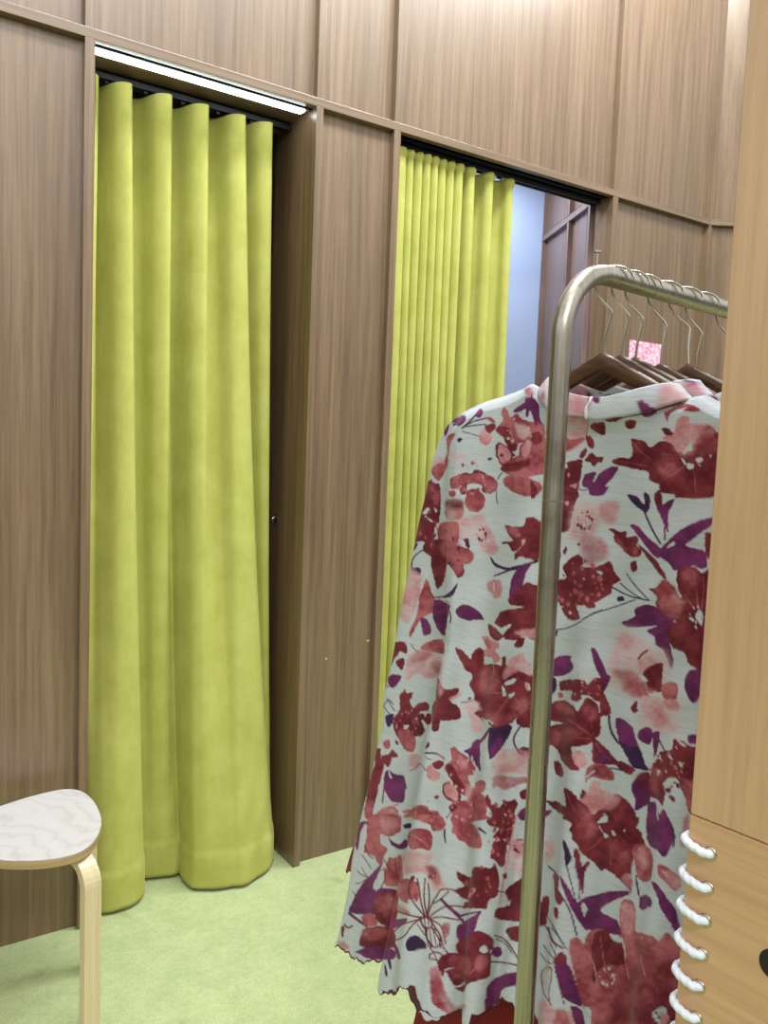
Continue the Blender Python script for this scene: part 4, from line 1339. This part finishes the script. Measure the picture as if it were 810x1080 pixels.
HEM = [(404, 1028), (406, 1039), (411, 1043), (415, 1040), (416.5, 1039.5), (420, 1043), (427, 1042.5), (431, 1038), (437, 1031), (441, 1032), (446, 1032), (449, 1040), (453, 1051), (461, 1060), (466, 1066), (472, 1070), (480, 1067.5), (490, 1064.5), (494, 1072), (500, 1074), (506, 1070), (512, 1074), (516, 1061), (522, 1062), (530, 1055), (534, 1050), (544, 1049), (550, 1056), (553, 1063), (560, 1070), (567, 1076), (573, 1076), (580, 1082), (590, 1091), (600, 1094), (606, 1091), (616, 1098), (628, 1101), (634, 1097), (645, 1105), (660, 1108), (666, 1103), (680, 1112), (700, 1118), (720, 1124), (745, 1130)]
SLO = [(474, 447), (468, 456), (458, 477), (452, 500), (446, 525), (440, 548), (434, 575), (428, 600), (423, 625), (418, 650), (412, 690), (407, 715), (402, 740), (402, 765), (396, 790), (390, 820), (383, 848), (376, 880), (371, 905), (369, 925), (366, 945), (362, 965), (357.5, 985), (354, 998)]
SLH = [(354, 998), (357, 996), (361, 997), (364, 1001), (370, 1003.5), (375, 1009), (382, 1008), (388, 1012.5), (396, 1010), (401, 1013), (408, 1013), (414, 1010), (420, 1013), (428, 1013), (440, 1010)]
def shift(L, dx, dy): return [(x + dx, y + dy) for x, y in L]
def tunic(label, s, dx, dy, nu, nv, slo, slh, fade):
    t = thing('tunic', label, 'top', tuple(dp(0, -.12, s)))
    cv = lambda L, n=0.0: np.array([px_plane(p, s, n) for p in shift(L, dx, dy)])
    seam = smooth_path(cv(SEAM, -.02), 6); tip = cv(TIP); bl = cv(BODYL, -.015); hem = cv(HEM, -.03)
    uc = (seam[0, 0] + seam[-1, 0]) / 2
    sl = seam[-1, 1] - seam[0, 1]
    mir = lambda P: np.stack([2 * uc - P[:, 0], P[:, 1] + sl - .10 * np.clip(P[:, 0].max() - P[:, 0], 0, 1)], 1)[::-1]
    tipr = mir(tip); top = np.concatenate([tip, seam[2:-2], tipr])
    top = resample(smooth_path(top, 4), nu)
    ub = 2 * uc - bl[:, 0]; right = np.stack([ub, bl[:, 1] + (tipr[-1, 1] - bl[0, 1])], 1)
    keep = hem[hem[:, 0] < uc + .16]
    uend = right[-1, 0]; k2 = np.linspace(0, 1, 26)[1:]
    ext = np.stack([keep[-1, 0] + (uend - keep[-1, 0]) * k2, keep[-1, 1] + (right[-1, 1] - keep[-1, 1]) * k2 ** 1.6 + .006 * np.abs(np.sin(k2 * 14)) * (1 - k2)], 1)
    hemc = np.concatenate([keep, ext]); hemc = resample(smooth_path(hemc, 3), nu)
    sl_ = np.concatenate([[0], np.cumsum(np.linalg.norm(np.diff(hemc, axis=0), axis=1))]); hemc[:, 1] -= .0055 * np.abs(np.sin(sl_ * math.pi / .021)) - .002
    L = resample(smooth_path(bl, 4), nv); Rr = resample(smooth_path(right, 4), nv)
    L[0] = top[0]; Rr[0] = top[-1]; L[-1] = hemc[0]; Rr[-1] = hemc[-1]
    a = np.linspace(0, 1, nu)[None, :, None]; b = np.linspace(0, 1, nv)[:, None, None]
    bt = b
    P = (1 - bt) * top[None] + bt * hemc[None] + (1 - a) * L[:, None] + a * Rr[:, None] - ((1 - a) * (1 - bt) * top[0] + a * (1 - bt) * top[-1] + (1 - a) * bt * hemc[0] + a * bt * hemc[-1])
    A = a[..., 0]; Bq = b[..., 0]
    un = (P[..., 0] - uc)
    neck = np.exp(-(un / .085) ** 4)
    dome = np.sqrt(np.clip(1 - (2 * A - 1) ** 2, 0, 1))
    opn = np.clip(Bq / .018, 0, 1) ** .5
    back = (.017 + .030 * Bq) * np.clip(dome * 2.2, 0, 1) ** .8 * opn * (.4 if fade else 1) +   .034 * neck * np.clip(1 - Bq / .5, 0, 1) * np.clip(1 - opn + .25, 0, 1)
    grow = np.clip(Bq * 1.25 - .12, 0, 1)
    fold = (.3 if fade else 1) * grow * dome * (.014 * np.sin(un * 44 + 1.2) + .009 * np.sin(un * 83 + Bq * 2.5) + .004 * np.sin(un * 27 - Bq * 9))
    V = np.zeros(P.shape[:2] + (3,))
    def place(n): return RP + RZ * ZB + RT * s + RU * P[..., :1] + RZ * P[..., 1:2] - RT * n[..., None]
    px = to_px(place(back))
    xl = 600 + (px[..., 1] - 560) * (517 - 600) / 460 + dx            # centre-back pleat
    dd = px[..., 0] - xl
    pleat = np.clip((px[..., 1] - 640) / 250, 0, 1) * (1 / (1 + np.exp(-np.clip(dd / 1.6, -30, 30)))) * np.exp(-np.clip(dd, 0, 999) / 34)
    xs = 462 + (px[..., 1] - 500) * -.0 + dx
    back = back + fold - .024 * pleat
    # soft pulls spreading from the underarm
    back = back + .0022 * np.sin((px[..., 0] * .35 + px[..., 1]) * .11) * dome * np.clip(Bq * 3, 0, 1) * np.clip(1.1 - Bq, 0, 1)
    G = place(back)
    o = grid_mesh('back_panel', G, CLOTH, t)
    pxv = to_px(G)
    if not fade:
        col = sample(pxv)
    else:
        q = pxv.copy(); q[..., 0] -= 108; q[..., 1] += 182; col = sample(q)
    # stitched scallop edge
    ed = np.clip((Bq - (1 - .0042)) / .002, 0, 1)[..., None]
    col = col * (1 - ed) + np.array(LACEC) * ed
    paint(o, col)
    front = -(.010 + .004 * Bq) * dome * opn - .026 * neck * np.clip(1 - Bq / .4, 0, 1) + grow * dome * .003 * np.sin(un * 33)
    st_ = 2
    Gf = place(front)[:int(nv * .982):st_, ::st_].copy()
    zc = Gf[..., 2] - ZB; Gf[..., 2] -= 0
    f = grid_mesh('front_panel', Gf, CLOTH, t)
    q = to_px(Gf); q[..., 0] = 1130 - q[..., 0]; q[..., 1] = q[..., 1] + 37; cf = sample(q)
    paint(f, cf)
    # stand collar: back strip and the two front pieces
    nc = 60 if not fade else 40
    sb = resample(smooth_path(cv(SEAM, -.02), 6), nc); ct = resample(smooth_path(cv(CTOP, -.02), 6), nc)
    rows = []
    for r in np.linspace(0, 1, 14):
        q = sb * (1 - r) + ct * r; x = np.linspace(-1, 1, nc)
        nn = .042 * np.sqrt(np.clip(1 - x ** 2, 0, 1)) - .003 + .002 * math.sin(r * math.pi) - .004 * r
        rows.append(RP + RZ * (ZB) + RT * s + RU * q[:, :1] + RZ * q[:, 1:2] - RT * nn[:, None])
    C = np.array(rows); C = C[::-1]
    o = grid_mesh('collar', C, CLOTH, t); o.modifiers.new('thick', 'SOLIDIFY').thickness = .0016
    q = to_px(C)
    if fade: q[..., 0] = q[..., 0] - 180; q[..., 1] = q[..., 1] + 386
    cc = sample(q)
    seamline = np.zeros(C.shape[:2]); seamline[-2:, :] = .35
    paint(o, cc * (1 - seamline[..., None]) + np.array(LACEC) * seamline[..., None] * .6)
    el, er = ct[0], ct[-1]
    for (u0, u1, side) in ((el[0], uc - .006, -1), (uc + .010, er[0], 1)):
        g = []
        for r in np.linspace(0, 1, 8):
            row = []
            for x in np.linspace(0, 1, 24):
                u = u0 + (u1 - u0) * x; e = abs(u - uc) / (er[0] - uc)
                nn = .040 * math.sqrt(max(0, 1 - min(e, 1) ** 2)) + .002
                w = el[1] + (er[1] - el[1]) * (u - el[0]) / (er[0] - el[0]) - .022 * (1 - min(e, 1) ** 2) - .028 * r
                row.append(RP + RZ * (ZB + w) + RT * (s + nn) + RU * u)
            g.append(row)
        g = np.array(g); o = grid_mesh('front_collar', g, CLOTH, t); o.modifiers.new('thick', 'SOLIDIFY').thickness = .0016
        q = to_px(g); q[..., 1] += 46; paint(o, sample(q))
    # sleeves
    for side in (0, 1):
        so_ = np.array([px_plane(p, s, .006 + .034 * i / len(slo)) for i, p in enumerate(slo)]); sh = np.array([px_plane(p, s, .04) for p in slh])
        inn = bl.copy(); inn[:, 0] += .035; inn = np.concatenate([[tip[0] + [.012, .004]], inn[1:-2]])
        inn = np.concatenate([inn[inn[:, 1] > sh[-1, 1] + .01], sh[-1:]])
        nb, na = (520, 110) if (side == 0 and not fade) else (110, 26)
        O_ = resample(smooth_path(so_, 3), nb); I_ = resample(smooth_path(inn, 3), nb); hc = resample(smooth_path(sh, 4), na); s2_ = np.concatenate([[0], np.cumsum(np.linalg.norm(np.diff(hc, axis=0), axis=1))]); hc[:, 1] -= .004 * np.abs(np.sin(s2_ * math.pi / .018))
        a2 = np.linspace(0, 1, na)[None, :, None]; b2 = np.linspace(0, 1, nb)[:, None, None]
        tp_ = O_[0] + (I_[0] - O_[0]) * np.linspace(0, 1, na)[:, None]
        Q = (1 - b2) * tp_[None] + b2 * hc[None] + (1 - a2) * O_[:, None] + a2 * I_[:, None] - ((1 - a2) * (1 - b2) * tp_[0] + a2 * (1 - b2) * tp_[-1] + (1 - a2) * b2 * hc[0] + a2 * b2 * hc[-1])
        A2 = a2[..., 0]; B2 = b2[..., 0]
        dm = np.sqrt(np.clip(1 - (2 * A2 - 1) ** 2, 0, 1))
        cn = -.008 - .014 * np.clip(B2 * 4, 0, 1) - .016 * B2 - .032 * A2 ** 1.5 * np.clip(B2 * 2.2, 0, 1); hf = (.009 + .007 * B2) * dm
        fo = .007 * np.sin(A2 * 11 + B2 * 3) * np.clip(B2 * 2, 0, 1) * dm
        if side: Q = np.stack([2 * uc - Q[..., 0], Q[..., 1]], -1)
        def pl(n): return RP + RZ * ZB + RT * s + RU * Q[..., :1] + RZ * Q[..., 1:2] - RT * n[..., None]
        Gs = np.concatenate([pl(cn + hf + fo), pl(cn - hf + fo)[:, ::-1][:, 1:-1]], 1)
        o = grid_mesh('sleeve', Gs, CLOTH, t, True)
        q = to_px(Gs)
        if fade: q[..., 0] = 900 - q[..., 0]; q[..., 1] += 25
        if fade and side == 0: q[..., 0] = 604 + (q[..., 0] - 530) * .2; q[..., 1] = 772 + (q[..., 1] - 945) * .3
        cs = sample(q)
        ed = np.clip((B2 - (1 - .0055)) / .002, 0, 1) * np.ones_like(A2)
        ed = np.concatenate([ed, ed[:, ::-1][:, 1:-1]], 1)[..., None]
        paint(o, cs * (1 - ed) + np.array(LACEC) * ed)
    return t, uc
LACEC = lin((92, 26, 40))
tn1, uc1 = tunic('floral tunic with maroon and purple flowers, front-most on the rack behind the post', HS[0], 0, 0, 460, 660, SLO, SLH, False)
slo2 = [(x + 26 * max(0, 1 - i / 8) + 9, y - 8) for i, (x, y) in enumerate(SLO) if y < 880] + [(372, 893), (366, 914)]
slh2 = [(366, 914), (368, 919), (372, 917), (378, 922), (384, 919), (392, 921), (402, 918)]
tunic('second floral tunic hanging behind the front one, its collar and shoulder showing', HS[2], 22, -4, 150, 200, slo2, slh2, True)
# zip pull and back seam on the front tunic
cv_ = np.array([v.co for v in [c for c in tn1.children if c.name.startswith('collar')][0].data.vertices])
bk_ = np.empty(len([c for c in tn1.children if c.name.startswith('back_panel')][0].data.vertices) * 3, np.float32); [c for c in tn1.children if c.name.startswith('back_panel')][0].data.vertices.foreach_get('co', bk_); bk_ = bk_.reshape(-1, 3)
allp = np.concatenate([cv_, bk_]); allx = to_px(allp)
def zpt(x, y, n): return allp[np.argmin(((allx - [x, y]) ** 2).sum(1))] - RT * n
tube('zip_slider', smooth_path([zpt(624, 419.5, .001), zpt(624, 421, .004), zpt(623, 424, .004)], 4), .0017, WHITE, tn1, 10)
zl = smooth_path([zpt(623, 424, .0045), zpt(621.5, 431, .005), zpt(621, 442, .005)], 6)
rad = np.interp(np.linspace(0, 1, len(zl)), [0, .2, .4, .75, 1], [.0018, .0010, .0015, .0026, .0012])
tube('zip_pull', zl, rad, WHITE, tn1, 12)
# maroon skirt on the second hanger
sk = thing('skirt', 'plain maroon skirt showing below the hem of the front floral tunic', 'skirt', tuple(dp(0, -.3, HS[1])))
s = HS[1]
lt_ = [px_plane(p, s) for p in ((520, 700), (470, 900), (445, 1040), (436, 1080))]
uL = np.interp(np.linspace(-.36, -1.46, 60)[::-1], [q[1] for q in lt_][::-1], [q[0] for q in lt_][::-1])[::-1]
ws = np.linspace(-.36, -1.46, 60)
slope = (lt_[3][0] - lt_[2][0]) / (lt_[3][1] - lt_[2][1])
uL = np.where(ws < lt_[3][1], lt_[3][0] + slope * .6 * (ws - lt_[3][1]), uL)
rows = []
for w, u0 in zip(ws, uL):
    u1 = 2 * uc1 - u0; k = (w + .42) / -1.1; row = []
    for i in range(160):
        a = i / 160 * 2 * math.pi; x = math.cos(a); y = math.sin(a)
        fl = (.008 * k + .002) * math.sin(9 * a + 1.5 * math.sin(3 * a)) * abs(y)
        row.append(dp((u0 + u1) / 2 - x * (u1 - u0) / 2, w, s, y * (.007 + .008 * k) + fl * .7))
    rows.append(row)
grid_mesh('skirt_cloth', np.array(rows), MAROON, sk, True)
wb = [dp((uL[0] + 2 * uc1 - uL[0]) / 2 + math.cos(a) * (uc1 - uL[0]), -.36, s, .011 * math.sin(a)) for a in np.linspace(0, 2 * math.pi, 80, endpoint=False)]
tube('waistband', wb, .006, MAROON, sk, 8, True)
for sgn in (-1, 1):
    c0 = dp(uc1 + sgn * .10, -.36, s); tube('hanger_loop', [c0, dp(uc1 + sgn * .10, -.26, s), dp(uc1 * .3 + sgn * .075, -.15, s)], .0016, MAROON, sk, 6)
# ---------------------------------------------------------------- pink card on the wall
Pa = on_y(664, 359, D + E); Pb = on_y(698, 363, D + E)
card = thing('notice_card', 'small pink glittery card stuck on the wood wall behind the hangers', 'card', ((Pa[0] + Pb[0]) / 2, D + E, Pa[2] - .08))
bm = bmesh.new(); add_box(bm, (Pa[0], D + E - .003, Pa[2] - .16), (Pb[0], D + E + .0004, Pa[2] + .003), .0008); from_bm('card_sheet', bm, PINK, card)
# ---------------------------------------------------------------- light
def area(name, loc, size, power, col=(1, 1, 1), target=None, sy=None):
    l = bpy.data.lights.new(name, 'AREA'); l.energy = power; l.color = col; l.size = size
    if sy: l.shape = 'RECTANGLE'; l.size_y = sy
    o = bpy.data.objects.new(name, l); COLL.objects.link(o); o.location = loc
    d = Vector(target) - Vector(loc) if target else Vector((0, 0, -1))
    o.rotation_euler = d.to_track_quat('-Z', 'Y').to_euler(); return o
area('shop_ceiling_light', (.75, .45, 4.0), 1.2, 28, (1, .975, .94), None, 1.0)
area('added_key_light', (-.3, -1.7, 3.7), .5, 58, (1, .97, .94), (.9, .9, .9), .5)  # unseen lamp added behind the camera to model the cloth folds
area('wall_wash_light', (2.0, 1.5, 4.2), 2.8, 150, (.91, .965, 1), (1.8, 2.45, 2.6), .35)
area('booth_light', (2.5, 3.05, 2.95), .5, 17, (.86, .92, 1), None)
# the shop around: a bright ceiling overhead, dimmer at eye level
w = bpy.data.worlds.new('shop_air'); SC.world = w; w.use_nodes = True; nt = w.node_tree
bg = nt.nodes['Background']; tc = N(nt, 'ShaderNodeTexCoord'); s = N(nt, 'ShaderNodeSeparateXYZ'); nt.links.new(tc.outputs['Generated'], s.inputs[0])
nt.links.new(ramp(nt, s.outputs[2], [(0, (.17, .165, .15, 1)), (.08, (.22, .22, .205, 1)), (.30, (1.0, 1.0, 1.0, 1)), (.62, (1, 1, 1, 1)), (1, (.55, .56, .58, 1))]), bg.inputs[0]); bg.inputs[1].default_value = 1.3
